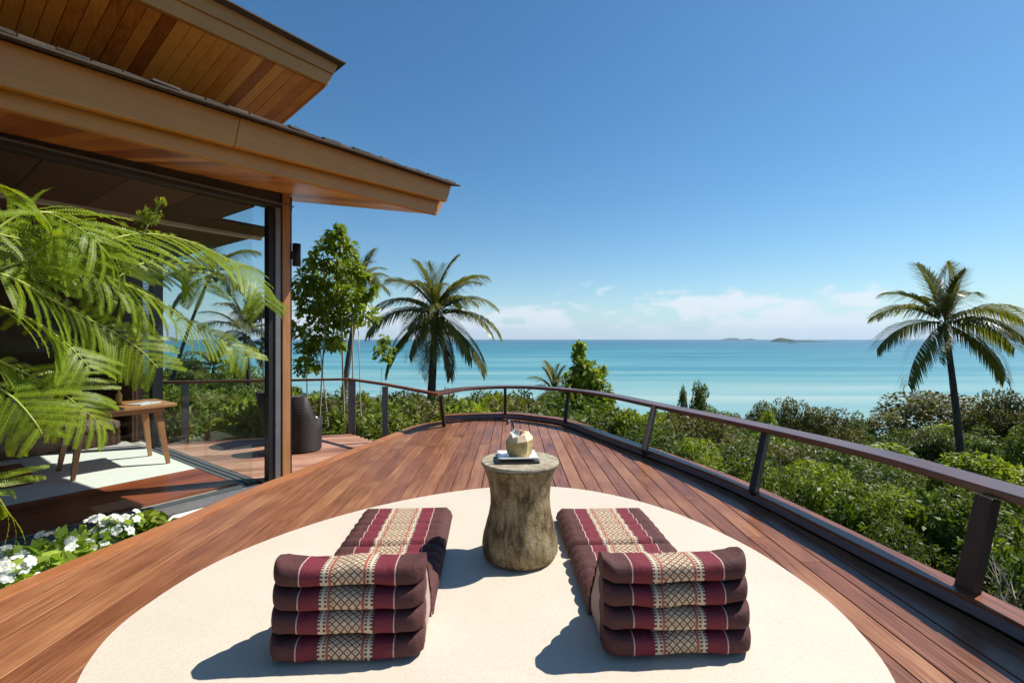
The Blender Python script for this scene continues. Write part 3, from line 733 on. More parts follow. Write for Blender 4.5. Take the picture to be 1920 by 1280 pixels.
for i, (nm, cc) in enumerate(cols):
    mb = MB(); rows = []
    for iu in range(9):
        r = []
        for iv in range(9):
            u_, v_ = iu/8*2-1, iv/8*2-1; th = .10*((1-u_**4)*(1-v_**4))**.5; r.append((u_*.24*(1-.06*(1-v_*v_)), -th, v_*.22*(1-.06*(1-u_*u_))))
        rows.append(r)
    mb.grid(rows); mb.grid([[(p[0], -p[1], p[2]) for p in reversed(r)] for r in rows])
    o = mb.build('cushion', plain('cushion_'+nm.replace(' ', '_'), cc, .9, .2), None, True); o.location = wld(-3.3+i*.52, 4.95+(i % 2)*.1, FZ+.63); o.rotation_euler = (R(-14), 0, HA+rnd.uniform(-.2, .2))
    prop(o, f'{nm} cushion leaning on the daybed inside the house', 'cushion', 'cushions on the daybed')

# wicker armchairs on the lower deck
def armchair(loc, rz, label, r0, r1, hb, ha):
    t = empty('armchair', loc, rz); prop(t, label, 'armchair', 'wicker armchairs on the lower deck')
    mb = MB(); N = 48
    def ht(a):
        k = ss(R(55), R(95), abs(a)); return hb*(1-k)+ha*k
    outer, inner = [], []
    rows = []
    for i in range(N+1):
        a = -R(150)+R(300)*i/N; h = ht(a); r = []
        ca, sa = math.cos(a), math.sin(a)
        for z_, off in ((0.02, 0), (h*.33, 0), (h*.66, 0), (h, 0), (h+.012, -.03), (h-.004, -.065), (h*.5, -.06), (.3, -.06)):
            rr = r0+(r1-r0)*(z_/hb)+off; r.append((ca*rr, sa*rr, z_))
        rows.append(r)
    mb.grid(rows); mb.build('shell', M['wicker'], t, True)
    mb = MB(); mb.lathe([(r0*.2,.05),(r0*.92,.05),(r0*.95,.34),(r0*.9,.36),(r0*.2,.36)], 32); mb.build('seat', M['wicker'], t, True)
    mb = MB(); mb.lathe([(.05,.362),(r0*.8,.362),(r0*.9,.40),(r0*.88,.46),(r0*.75,.49),(.05,.50)], 32, (-.06, 0, 0)); mb.build('seat_cushion', M['plate'], t, True)
    return t
armchair(G(566, 843, LZ), R(-112), 'round dark wicker armchair with a white seat pad right of the timber post', .29, .31, .86, .50)
armchair(G(528, 830, LZ)+Vector((-.05,.1,0)), R(-120), 'flared dark wicker armchair mostly hidden behind the timber post', .24, .40, .86, .80)

# ---------------------------------------------------------------- floor cushions
HW = .33
def roll_mesh(seed, h=.112, d=.17):
    mb = MB(); rows = []; NX, NS = 30, 20; rr = random.Random(seed)
    for i in range(NX+1):
        s_ = i/NX*2-1; x = s_*HW; e = max(0, (abs(s_)-.86)/.14)
        dd = d*(1-.50*e**2.6)*(1+.10*noise.noise(Vector((x*9, seed*1.7, 0)))+.04*noise.noise(Vector((x*25, seed*1.7, 5)))); hh = h*(.96+.10*e+.13*noise.noise(Vector((x*7, seed*3.1, 4)))+.05*noise.noise(Vector((x*22, seed*3.1, 9))))
        zc = .016*noise.noise(Vector((x*5, seed*2.3, 8)))+.016*e*(1 if (seed % 2) else .6)
        r = []
        for k in range(NS):
            a = 2*math.pi*k/NS; ca, sa = math.cos(a), math.sin(a)
            px = math.copysign(abs(ca)**.55, ca)*dd/2; pz = math.copysign(abs(sa)**.7, sa)*hh/2
            r.append((x*(1-.012*abs(sa)), px, pz+zc))
        r.append(r[0]); rows.append(r)
    mb.grid(rows); c = len(mb.v)
    for end in (0, NX):
        row = rows[end][:-1]; mb.add(row, [tuple(range(NS)) if end == 0 else tuple(reversed(range(NS)))])
    return mb.mesh('roll', True)
rolls = [roll_mesh(i, .099) for i in range(1, 9)]
for me in rolls: me.materials.append(M['cloth'])
def floor_cushion(base, far, label, k0, flip):
    base = Vector(base); far = Vector(far); d = far-base; rz = math.atan2(-d.x, d.y); Lm = d.length
    t = empty('floor_cushion', base, rz); prop(t, label, 'floor cushion', 'folding floor cushions on the stone circle')
    # front stack of four stuffed rolls
    for i in range(4):
        o = link('roll', rolls[(k0+i) % 8], t, (0, .085+.012*i, .057+.099*i)); o.rotation_euler = (R(-4), R(rnd.uniform(-.6, .6)), R(rnd.uniform(-1, 1)))
    # sloping back rest: rolls of falling height under one cover
    mb = MB(); NX = 20; prof = []
    y0, z0, y1, z1 = .16, .395, .37, .105
    for k in range(41):
        tt = k/40; bump_ = abs(math.sin(tt*math.pi*4))**.6*.018
        prof.append((y0+(y1-y0)*tt+.4*bump_, z0+(z1-z0)*tt+bump_))
    prof = [(y0-.02, .01), (y0-.02, z0-.02)]+prof+[(y1+.01, .01)]
    rows = []
    for i in range(NX+1):
        x = -HW*.985+2*HW*.985*i/NX; s_ = abs(i/NX*2-1); e = max(0, (s_-.85)/.15)
        rows.append([(x, p[0], max(.008, p[1]-.014*e*e+.006*noise.noise(Vector((x*6, p[0]*6, k0))))) for p in prof])
    mb.grid(rows); mb.build('back_slope', M['cloth'], t, True)
    for sx in (-1, 1):
        mb = MB(); xx = sx*HW*.968; out_ = []
        mid = (sx*(HW+.004), .25, .14)
        pr = [(.11, .012), (.12, .12), (.125, .22), (.13, .32), (.17, .40), (.22, .318), (.27, .232), (.33, .145), (.365, .10), (.37, .012)]
        pts = [(xx, a, b) for a, b in pr]
        fs = [(i, (i+1) % len(pts), len(pts)) for i in range(len(pts))]
        if sx < 0: fs = [tuple(reversed(f)) for f in fs]
        mb.add(pts+[mid], fs); mb.build('side_panel', M['capcloth'], t, True)
    # fold-out mat in two hinged sections, ribbed by its stitched rolls
    y0 = .345; secs = [(y0, y0+(Lm-y0)*.49), (y0+(Lm-y0)*.50, Lm)]
    for si, (ya, yb) in enumerate(secs):
        mb = MB(); rows = []; NY = 44; nb = max(3, int(round((yb-ya)/.105)))
        for i in range(NX+1):
            x = -HW+2*HW*i/NX; s_ = abs(i/NX*2-1); e = max(0, (s_-.9)/.1); r = []
            for j in range(NY+1):
                tt = j/NY; y = ya+(yb-ya)*tt; rib = abs(math.sin(tt*math.pi*nb))**.55
                z = .082+.024*rib-.03*e*e+.008*noise.noise(Vector((x*4, y*5, k0+si)))
                ends = min(1, tt*22, (1-tt)*22); z = z*(.55+.45*ends)
                r.append((x*(1-.006*(1-rib)), y, z))
            rows.append(r)
        mb.grid(rows)
        b = [[(p[0], p[1], p[2]) for p in r] for r in rows]
        for row in (b[0], b[-1]):
            sg = 1 if row is b[0] else -1
            low = [(p[0]+(-.012 if sg > 0 else .012), p[1], p[2]*.5) for p in row]; bot = [(p[0], p[1], .006) for p in row]
            mb.grid([bot, low, row] if sg > 0 else [row, low, bot])
        for idx in (0, -1):
            row = [r[idx] for r in b]; bot = [(p[0], p[1], .006) for p in row]
            mb.grid([row, bot] if idx == 0 else [bot, row])
        mb.build('mat_section', M['cloth'], t, True)
    return t
SZ = .004
floor_cushion((-.715, 2.0, SZ), (-.80, 3.62, SZ), 'burgundy and gold folding floor cushion on the stone circle, left of the carved table', 0, False)
floor_cushion((.735, 2.03, SZ), (.675, 3.62, SZ), 'burgundy and gold folding floor cushion on the stone circle, right of the carved table', 3, True)

# ---------------------------------------------------------------- carved side table, plate, coconut
tx, ty = .052, 3.03
st = empty('side_table', (tx, ty, SZ)); prop(st, 'hourglass-shaped carved tree trunk side table on the stone circle', 'side table')
mb = MB()
prof = [(.20,0),(.225,.012),(.240,.04),(.243,.08),(.236,.14),(.220,.20),(.203,.27),(.194,.33),(.191,.39),(.196,.45),(.208,.51),(.224,.555),(.238,.582),(.243,.592)]
pp = []
for (r0, z0), (r1, z1) in zip(prof, prof[1:]):
    for k in range(3): pp.append((r0+(r1-r0)*k/3, z0+(z1-z0)*k/3))
pp.append(prof[-1])
mb.lathe(pp, 72, fn=lambda a, z: 1+.022*noise.noise(Vector((math.cos(a)*3, math.sin(a)*3, z*5)))+.014*noise.noise(Vector((math.cos(a)*12, math.sin(a)*12, z*16))))
mb.build('trunk_base', M['carved'], st, True)
mb = MB(); mb.lathe([(.236,.5925),(.249,.597),(.251,.608),(.247,.616),(.235,.6175),(.10,.617)], 64, fn=lambda a, z: 1+.008*noise.noise(Vector((math.cos(a)*2, math.sin(a)*2, 5)))); mb.build('top', M['tabletop'], st)
TZ = SZ+.618
pl = empty('plate', (tx-.02, ty-.01, TZ), R(4)); prop(pl, 'square white plate on a dark slatted tray on the carved table', 'plate')
mb = MB(); mb.box((-.135,-.105,0), (.135,.105,.014)); mb.build('tray', M['tray'], pl, bevel=.003)
mb = MB(); rows = []
for i in range(13):
    r = []
    for j in range(13):
        u_, v_ = i/6-1, j/6-1; q = max(abs(u_), abs(v_)); r.append((u_*.125, v_*.10, .018+.016*max(0, (q-.7)/.3)**1.5))
    rows.append(r)
mb.grid(rows); o = mb.build('dish', M['plate'], pl, True); sm = o.modifiers.new('solid', 'SOLIDIFY'); sm.thickness = .006
cz = TZ+.021
co = empty('coconut', (tx-.002, ty, cz), R(20)); prop(co, 'trimmed young drinking coconut with a straw and flower standing on the white plate', 'coconut')
mb = MB(); NS = 9
def poly(r, z, tilt=0): return [(r*math.cos(2*math.pi*k/NS)*(1+.03*math.sin(k*2.3)), r*math.sin(2*math.pi*k/NS)*(1+.03*math.cos(k*1.7)), z+tilt*math.cos(2*math.pi*k/NS)) for k in range(NS)]
rows = [poly(.066, 0), poly(.083, .03), poly(.090, .075), poly(.090, .108, .012)]
rows = [r+[r[0]] for r in rows]; mb.grid(rows); mb.add(rows[0][:-1], [tuple(reversed(range(NS)))]); mb.build('husk', M['husk'], co)
mb = MB(); top_ = [poly(.0895, .1085, .012), poly(.062, .146, .010), poly(.045, .152, .006)]; top_ = [r+[r[0]] for r in top_]; mb.grid(top_); mb.add(top_[-1][:-1], [tuple(range(NS))]); mb.build('cut_top', M['flesh'], co)
mb = MB(); mb.tube([(-.03,.01,.14),(-.045,.015,.215),(-.055,.01,.235),(-.085,-.02,.232),(-.10,-.03,.215)], .0065, 8); mb.build('straw', M['straw'], co, True)
fl = MB()
for k in range(5):
    a = 2*math.pi*k/5; dx, dy = math.cos(a), math.sin(a)
    fl.add([(0,0,0),(dx*.02-dy*.014,dy*.02+dx*.014,.012),(dx*.04,dy*.04,.016),(dx*.02+dy*.014,dy*.02-dx*.014,.012)], [(0,1,2,3)])
flm = fl.mesh('flower')
o = link('flower', flm, co, (-.042,-.035,.152), M['petal']); o.rotation_euler = (R(50), R(-20), 0)
o2 = link('flower', flm.copy(), co, (-.004,-.02,.158)); o2.data.materials.clear(); o2.data.materials.append(M['orchid']); o2.rotation_euler = (R(15), R(10), 1); o2.name = 'flower'

# ---------------------------------------------------------------- vegetation builders
rs = np.random.RandomState(11)
def leaves(centers, normals, size, aspect=.42, droop=.25, jit=.8, szvar=.35, rng=rs):
    n = len(centers); c = np.asarray(centers, float); nr = np.asarray(normals, float)
    d = nr+rng.normal(0, jit, (n, 3)); d[:, 2] -= droop
    d /= np.linalg.norm(d, axis=1)[:, None]+1e-9
    up = rng.normal(0, .55, (n, 3)); up[:, 2] += 1.0; up += nr*.5
    s = np.cross(d, up); s /= np.linalg.norm(s, axis=1)[:, None]+1e-9
    nn = np.cross(s, d)
    L = size*(1+rng.uniform(-szvar, szvar, n))[:, None]; W = L*aspect
    b = c-d*L*.5; t = c+d*L*.5; m1 = c-d*L*.02+s*W*.5+nn*W*.16; m2 = c-d*L*.02-s*W*.5+nn*W*.16
    V = np.stack([b, m2, t, m1], 1).reshape(-1, 3); Q = np.arange(n*4).reshape(n, 4)
    return V, Q
def clump_points(cs, rad, n, shell=.45, squash=1.0, rng=rs, under=.25):
    k = len(cs); wts = np.asarray(rad)**2; idx = rng.choice(k, n, p=wts/wts.sum())
    v = rng.normal(0, 1, (n, 3)); v[:, 2] = np.where(v[:, 2] < 0, v[:, 2]*(under+.4), v[:, 2]); v /= np.linalg.norm(v, axis=1)[:, None]
    r = np.asarray(rad)[idx]*(1-shell*rng.uniform(0, 1, n)**2.0)
    p = np.asarray(cs)[idx]+v*r[:, None]*np.array([1, 1, squash]); return p, v, idx
def crown(name, cs, rad, n, size, mat, aspect=.42, droop=.25, jit=.8, squash=1.0, seed=0, shell=.45):
    rng = np.random.RandomState(seed); p, v, idx = clump_points(cs, rad, n, shell, squash, rng)
    V, Q = leaves(p, v, size, aspect, droop, jit, rng=rng)
    ct = rng.uniform(-.22, .22, len(cs)); t = np.clip(rng.normal(.45, .2, n)+ct[idx], 0, 1)
    me = np_mesh(name, V, Q, t); me.materials.append(mat); return me
def dome(seed, k, rx, rz, zc, rmin, rmax):
    rng = random.Random(seed); cs, rad = [], []; tr = 0
    while len(cs) < k and tr < 4000:
        tr += 1
        a = rng.uniform(0, 2*math.pi); e = math.asin(rng.uniform(-.25, 1)); q = rng.uniform(.55, 1)
        c = (rx*q*math.cos(a)*math.cos(e), rx*q*math.sin(a)*math.cos(e), zc+rz*q*math.sin(e)); r = rng.uniform(rmin, rmax)
        if any(math.dist(c, d) < .78*(r+s_)*(.55+.45*tr/4000*0) for d, s_ in zip(cs, rad)) and tr < 2500: continue
        cs.append(c); rad.append(r)
    return cs, rad
def trunk_mesh(cs, h0, r, seed, mat, n=7):
    rng = random.Random(seed); mb = MB(); fork = Vector((rng.uniform(-.04, .04), rng.uniform(-.04, .04), h0))
    mb.tube([(0,0,-.12), (rng.uniform(-.02, .02), rng.uniform(-.02, .02), h0*.5), fork], [r*1.15, r*.95, r*.8], 8)
    for c in rng.sample(list(cs), min(n, len(cs))):
        c = Vector(c); m_ = fork+(c-fork)*.5+Vector((rng.uniform(-.05, .05), rng.uniform(-.05, .05), -.03)); mb.tube([fork, m_, c], [r*.6, r*.38, r*.14], 5, False)
    me = mb.mesh('trunk', True); me.materials.append(mat); return me
protos = {}
def proto(key, seed, k, rx, rz, zc, rmin, rmax, n, size, leaf, bark, **kw):
    cs, rad = dome(seed, k, rx, rz, zc, rmin, rmax)
    protos[key] = (crown('crown', cs, rad, n, size, M[leaf], seed=seed, **kw), trunk_mesh(cs, zc*.55, .03, seed, M[bark]))
# unit height about 1
proto('round_dark', 21, 26, .34, .36, .62, .10, .17, 5200, .050, 'l_dark', 'bark')
proto('round_mid', 22, 15, .36, .34, .60, .12, .20, 5200, .050, 'l_mid', 'bark')
proto('olive', 23, 34, .44, .34, .62, .08, .14, 6200, .038, 'l_olive', 'bark')
proto('bright', 24, 13, .38, .34, .60, .11, .20, 4600, .058, 'l_bright', 'bark')
proto('tall', 25, 26, .24, .42, .56, .08, .14, 4400, .050, 'l_mid', 'palebark')
proto('brown', 26, 28, .38, .36, .60, .08, .15, 4800, .044, 'l_brown', 'bark')
proto('yellow', 27, 30, .42, .36, .56, .08, .16, 5200, .042, 'l_yellow', 'bark', aspect=.3)
proto('feather', 28, 13, .42, .36, .50, .13, .23, 12000, .040, 'l_bright', 'bark', aspect=.26, droop=.5)
proto('broad', 29, 12, .42, .34, .52, .12, .21, 4600, .062, 'l_mid', 'bark', aspect=.46)
proto('near_dark', 30, 12, .42, .36, .52, .13, .22, 12000, .031, 'l_dark', 'bark')
def plant(key, name, x, y, z, h, wd, label, cat, group=None):
    t = empty(name, (x, y, z), rnd.uniform(0, 6.28)); prop(t, label, cat, group); t.scale = (wd, wd, h)
    cr, tk = protos[key]; o = link('crown', cr, t); link('trunk', tk, t); return t

# ---- hillside trees: each stands on the slope; the canopy falls away towards the bay
def canopy_v(u):
    pts = [(-200, 700), (330, 690), (480, 700), (560, 735), (700, 740), (860, 742), (1000, 738), (1080, 740), (1150, 765), (1200, 778), (1260, 765), (1330, 764), (1400, 778), (1440, 770), (1560, 785), (1620, 790), (1680, 775), (1760, 757), (1860, 752), (1960, 752), (2300, 740)]
    for (a, b), (c, d) in zip(pts, pts[1:]):
        if a <= u <= c: return b+(d-b)*(u-a)/(c-a)
    return 745
kinds = [('round_dark', 'dark green rounded tree in the wooded slope below the deck'), ('round_mid', 'mid green rounded tree in the wooded slope below the deck'), ('olive', 'olive green spreading tree in the wooded slope below the deck'), ('tall', 'slim upright green tree in the wooded slope below the deck'), ('brown', 'brownish tree in the wooded slope below the deck'), ('bright', 'bright green tree in the wooded slope below the deck')]
def in_house(x, y):
    l = loc2((x, y, 0)); return (l.y > -1.5 and l.x < 1.6 and l.y < 12) or (l.x < 2.6 and l.y < 1.5 and l.y > -1)
placed = []; buf = np.full(2400, 1300.0)
def rail_v(u):
    pts = [(-200, 722), (820, 735), (940, 724), (1060, 729), (1223, 758), (1400, 792), (1650, 852), (1920, 940), (2300, 1060)]
    for (a, b), (c, d) in zip(pts, pts[1:]):
        if a <= u <= c: return b+(d-b)*(u-a)/(c-a)
    return 760
cand = []
for _ in range(5200):
    u = rnd.uniform(300, 2060); Y = math.exp(rnd.uniform(math.log(10), math.log(290))); cand.append((Y, u))
places = [(640, 'seen past the timber post'), (820, 'behind the lower railing'), (960, 'behind the far left bend of the railing'), (1080, 'behind the middle of the far railing'), (1220, 'beyond the far right bend of the railing'), (1330, 'right of the third railing post'), (1450, 'beyond the second railing post'), (1570, 'below the russet tipped tree'), (1690, 'in the dip left of the olive dome'), (1800, 'beside the right palm trunk'), (1900, 'right of the right palm trunk'), (9999, 'at the right edge of the slope')]
todo = {}
for Y, u in sorted(cand):
    X = (u-960)*Y/F
    if len(placed) >= 235: break
    if in_house(X, Y): continue
    v = canopy_v(u)+rnd.uniform(2, 16)+abs(rnd.gauss(0, 10))
    if Y < 24: v = max(v, rail_v(u)+(rnd.uniform(-12, 110) if u > 1100 else rnd.uniform(-6, 28)))
    if 1620 < u < 1960: v += rnd.uniform(25, 60)
    elif 1380 < u < 1600: v += rnd.uniform(8, 30)
    zt = EYE-(v-HV)*Y/F; zg = ground_z(X, Y); h = zt-zg
    if h < 2.0: continue
    h = min(h, 15); wd = max(2.6, h*rnd.uniform(.8, 1.15)); v = HV+(EYE-zg-h)*F/Y; hw = wd*.4*F/Y
    if any((X-a)**2+(Y-b)**2 < (.24*(wd+c))**2 for a, b, c in placed): continue
    i0, i1 = max(0, int(u-hw*.7)+200), max(1, int(u+hw*.7)+200); seg_ = buf[i0:i1]
    if (seg_ > v+5).sum() < 9: continue
    buf[i0:i1] = np.minimum(seg_, v+4)
    placed.append((X, Y, wd))
    key, lab = rnd.choices(kinds, [3, 3, 2.2, 1.2, .9, 1.2] if u > 640 else [1.5, 3, 1.5, 1.5, .7, 2])[0]
    lab = lab.split(' in the')[0]
    pl_ = next(p for lim, p in places if u < lim)
    t_ = plant(key, 'tree', X, Y, zg, h, wd, lab, 'tree', 'trees on the wooded slope below the deck')
    todo.setdefault((lab, pl_), []).append((Y, u, t_))
for (lab, pl_), ts in todo.items():
    ts.sort(key=lambda q: q[0]); n_ = len(ts)
    rank = {1: [''], 2: ['nearer ', 'farther ']}.get(n_) or ['nearest ', 'second nearest ', 'third nearest ', 'fourth nearest ', 'fifth nearest ', 'sixth nearest ', 'seventh nearest ', 'eighth nearest ', 'ninth nearest ', 'tenth nearest ', 'eleventh nearest ', 'twelfth nearest ', 'thirteenth nearest ', 'fourteenth nearest '][:n_-1]+['farthest ']
    while len(rank) < n_: rank.insert(-1, 'distant ')
    for r_, (Y, u, t_) in zip(rank, ts): t_['label'] = (r_+lab+' '+pl_).strip()

# ---- named trees and bushes that stand out on the right and middle
def feature(key, name, u, vtop, Y, wpx, label, cat, zg=None):
    X = (u-960)*Y/F; zt = EYE-(vtop-HV)*Y/F; g = ground_z(X, Y) if zg is None else zg
    return plant(key, name, X, Y, g, (zt-g)*1.02, wpx*Y/F*1.08, label, cat)
feature('olive', 'tree', 1760, 741, 34, 250, 'broad olive domed tree behind the slim trunk of the right palm', 'tree')
feature('olive', 'tree', 1880, 738, 30, 130, 'olive tree with orange blossom at the right edge of the slope', 'tree')
feature('brown', 'tree', 1490, 752, 26, 90, 'russet tipped tree rising behind the handrail left of the open bay', 'tree')
feature('brown', 'tree', 1425, 757, 28, 80, 'smaller russet tree beside the taller russet tipped tree', 'tree')
feature('olive', 'tree', 1545, 768, 25, 120, 'dark olive tree right of the russet tipped tree', 'tree')
feature('tall', 'tree', 1281, 731, 24, 34, 'left of two thin dark tree tops showing over the handrail', 'tree')
feature('tall', 'tree', 1314, 724, 24, 72, 'right of two dark tree tops showing over the handrail', 'tree')
feature('round_dark', 'tree', 1610, 783, 40, 70, 'small dark green tree in the dip before the olive dome', 'tree')
feature('bright', 'shrub', 1430, 778, 14, 80, 'bright lime shrub just above the handrail below the russet tree', 'shrub')
feature('bright', 'shrub', 1640, 836, 13, 190, 'lime green shrub under the olive dome above the handrail', 'shrub')
feature('bright', 'shrub', 1860, 858, 11, 240, 'sunlit lime shrub behind the handrail at the right edge', 'shrub')
feature('yellow', 'shrub', 1730, 872, 11.5, 120, 'yellowish shrub at the foot of the right palm', 'shrub')
near = [('near_dark', 1255, 792, 8.6, 260, 'dark shrub behind the third post from the right edge of the railing'), ('feather', 1330, 806, 7.6, 200, 'mid green shrub right of the third railing post'), ('near_dark', 1420, 832, 7.4, 240, 'dark shrub under the handrail at the second railing post'),
        ('feather', 1500, 842, 6.4, 260, 'feathery green bush just right of the second railing post'), ('near_dark', 1600, 868, 6.4, 300, 'deep green fine leaved bush in the middle of the right hand opening'), ('feather', 1660, 880, 5.6, 260, 'feathery bright bush below the long run of handrail'),
        ('broad', 1760, 915, 5.2, 260, 'broad leaved bush left of the nearest railing post'), ('near_dark', 1880, 930, 5.0, 300, 'dark bush behind the nearest railing post'), ('broad', 1890, 1010, 4.2, 240, 'pale broad leaved plant right of the nearest railing post'), ('near_dark', 1720, 985, 4.6, 230, 'low dark bush against the kerb left of the nearest post'),
        ('bright', 1180, 776, 9.6, 150, 'sunlit leafy bush just left of the third railing post'), ('yellow', 1130, 782, 9.8, 120, 'yellow green bush beyond the far right bend of the kerb'), ('broad', 1560, 905, 5.6, 200, 'broad leaved bush low beside the kerb cap'), ('near_dark', 1470, 880, 6.2, 180, 'dark low bush beside the kerb at the second post'), ('near_dark', 1960, 1080, 3.9, 260, 'dark bush at the lower right corner beyond the kerb')]
for key, u, vt, Y, wpx, lab in near:
    feature(key, 'bush', u, vt, Y, wpx, lab, 'bush', -2.4)
mid = [('round_mid', 1010, 752, 17, 120, 'green bush beyond the far end of the deck'), ('round_dark', 900, 748, 18, 130, 'dark bush beyond the far end of the deck by the corner post'), ('brown', 960, 750, 21, 90, 'brown green bush beyond the middle of the far railing'), ('bright', 690, 745, 13, 90, 'bright bush behind the lower railing beside its corner post'), ('olive', 760, 740, 16, 130, 'olive bush between the lower railing and the left palm'),
       ('yellow', 400, 735, 15, 190, 'yellow green hillside bush seen through the glass behind the lower railing'), ('yellow', 470, 728, 18, 150, 'pale scrubby bush seen through the glass near the timber post'), ('bright', 365, 770, 12, 120, 'bright low bush seen through the glass by the left lower post'), ('round_mid', 440, 690, 30, 120, 'mid green tree seen through the glass under the small palm'), ('round_dark', 350, 672, 60, 90, 'dark green tree on the far slope seen through the glass'), ('yellow', 600, 760, 13, 100, 'yellowish bush under the leafy tree behind the wicker chair'), ('feather', 655, 770, 11, 80, 'feathery bush behind the corner post of the lower deck')]
for key, u, vt, Y, wpx, lab in mid:
    feature(key, 'bush', u, vt, Y, wpx, lab, 'bush')

for (u, v, Y, n_, lab) in ((1905, 1175, 3.2, 12, 'bare dry twigs beyond the kerb at the lower right edge'),):
    p = P(u, v, Y); rr = random.Random(u); mb = MB()
    for i in range(n_):
        q = Vector((rr.uniform(-.35, .35), rr.uniform(-.3, .3), rr.uniform(.25, .7))); k = q*.5+Vector((rr.uniform(-.06, .06), rr.uniform(-.06, .06), 0)); mb.tube([Vector((q.x*.2, q.y*.2, -.6)), k, q], [.008, .005, .002], 5)
        for j in range(2): mb.tube([k, k+Vector((rr.uniform(-.2, .2), rr.uniform(-.2, .2), rr.uniform(.05, .25)))], [.004, .0015], 4)
    o = mb.build('dry_twigs', M['palebark'], None, loc=p); prop(o, lab, 'twigs')

# ---- tall leafy tree with thin stems, and two smaller leafy ones
def leafy_tree(name, Y, lumps, n, size, base_u, stems, label, mat='l_tree', bark='palebark', aspect=.45, base_z=None):
    bx = (base_u-960)*Y/F; gz = ground_z(bx, Y) if base_z is None else base_z
    t = empty(name, (bx, Y, gz)); prop(t, label, 'tree')
    cs = []; rad = []
    for (u, v, r) in lumps:
        p = P(u, v, Y+rnd.uniform(-.35, .35)); cs.append((p.x-bx, p.y-Y, p.z-gz)); rad.append(r*Y/F*rnd.uniform(.68, .95))
    me = crown('crown', cs, rad, n, size, M[mat], aspect=aspect, droop=.55, jit=.55, seed=int(Y*10), shell=.75); link('crown', me, t)
    for (u0, u1, v1, r) in stems:
        q = P(u1, v1, Y+rnd.uniform(-.2, .2)); b0 = Vector(((u0-base_u)*Y/F, rnd.uniform(-.2, .2), -.2)); e = Vector((q.x-bx, q.y-Y, q.z-gz))
        mid_ = (b0+e)/2+Vector((rnd.uniform(-.08, .08), 0, 0)); mb = MB(); mb.tube(smooth_line([b0, mid_, e], 4), [r*(1-.07*i) for i in range(9)], 6); mb.build('stem', M[bark], t, True)
    return t
leafy_tree('tree', 10.0, [(632,440,24),(612,462,28),(650,470,28),(590,490,30),(628,500,36),(662,512,30),(580,530,34),(620,545,42),(665,555,36),(690,560,22),(575,580,30),(612,595,38),(650,600,30),(595,635,28),(575,660,24),(620,650,22),(565,690,22),(585,685,16),(600,575,30),(640,570,30),(688,520,18),(700,548,20),(690,590,24),(640,440,22),(565,560,24),(632,640,22),(560,620,20)], 2700, .19, 620,
           [(655,640,560,.035),(672,660,590,.028),(600,610,600,.03),(640,600,650,.022),(690,672,620,.02),(585,575,660,.02)], 'tall glossy leafed tree on thin pale stems right of the timber post')
leafy_tree('tree', 9.2, [(480,570,24),(495,590,22),(470,600,16),(500,640,18),(488,660,14)], 330, .15, 500, [(505,490,590,.025)], 'leafy branchlet tree showing through the glass left of the timber post', mat='l_dark')
leafy_tree('sapling', 11.5, [(720,640,14),(716,660,18),(724,672,14),(735,655,8)], 170, .17, 700, [(690,716,690,.014)], 'slender sapling with one small leaf tuft between the leafy tree and the left palm')
leafy_tree('tree', 12.5, [(1084,664,16),(1090,690,22),(1072,712,24),(1110,715,28),(1128,695,18),(1100,745,34),(1070,755,26),(1135,750,24),(1095,780,34),(1060,785,22),(1140,785,26),(1100,700,34),(1120,735,36),(1082,735,34),(1110,765,38),(1088,650,14)], 3000, .19, 1100, [(1100,1090,700,.05),(1090,1110,740,.04)], 'small bushy tree rising above the far bend of the handrail', bark='bark')

# ---- coconut palms
def frond_mesh(L, e0, dr, seed, mat, n=48, lw=.046, lmax=.39, hang=.9):
    rng = np.random.RandomState(seed); V = []; Q = []; tint = []
    K = 16; pts = []; p = np.zeros(3); 
    for i in range(K+1):
        t = i/K; a = math.radians(e0-dr*t**1.35); pts.append(p.copy()); p = p+np.array([math.cos(a), 0, math.sin(a)])*L/K
    pts = np.array(pts)
    def at(t):
        f = t*K; i = min(int(f), K-1); f -= i; return pts[i]*(1-f)+pts[i+1]*f, (pts[i+1]-pts[i])/np.linalg.norm(pts[i+1]-pts[i])
    for s in (-1, 1):
        for i in range(n):
            t = .10+.90*(i+rng.uniform(-.3, .3))/n; t = min(max(t, .08), 1)
            c, d = at(t); ll = L*lmax*(math.sin(math.pi*min(1, .22+t*.72))**.7)*rng.uniform(.8, 1.1)
            side = np.array([0, s, 0]); dirn = side*.72+d*(.55+.5*t)+np.array([0, 0, .12]); dirn /= np.linalg.norm(dirn)
            dn = np.array([0, 0, -1.0]); d2 = dirn+dn*hang*rng.uniform(.6, 1.3); d2 /= np.linalg.norm(d2)
            wv = np.cross(dirn, np.array([0, 0, 1.0])+d*.2); wv /= np.linalg.norm(wv)+1e-9; ww = lw*L/2.6*rng.uniform(.8, 1.2)
            m_ = c+dirn*ll*.45; e = m_+d2*ll*.55; b = len(V)
            V += [c-wv*ww*.35, c+wv*ww*.35, m_+wv*ww*.5, m_-wv*ww*.5, e+wv*ww*.08, e-wv*ww*.08]
            Q += [(b, b+1, b+2, b+3), (b+3, b+2, b+4, b+5)]; tt = np.clip(rng.normal(.45, .2), 0, 1); tint += [tt, tt*.9]
    # midrib as a three sided strip
    for i in range(K):
        r0, r1 = .022*L/2.6*(1-i/K*.85), .022*L/2.6*(1-(i+1)/K*.85); b = len(V)
        for q, r in ((pts[i], r0), (pts[i+1], r1)): V += [q+np.array([0, r, 0]), q+np.array([0, -r, 0]), q+np.array([0, 0, -r*1.4])]
        for k in range(3): Q.append((b+k, b+(k+1) % 3, b+3+(k+1) % 3, b+3+k)); tint.append(1.0)
    me = np_mesh('frond', V, Q, tint); me.materials.append(mat); return me
FT = {}
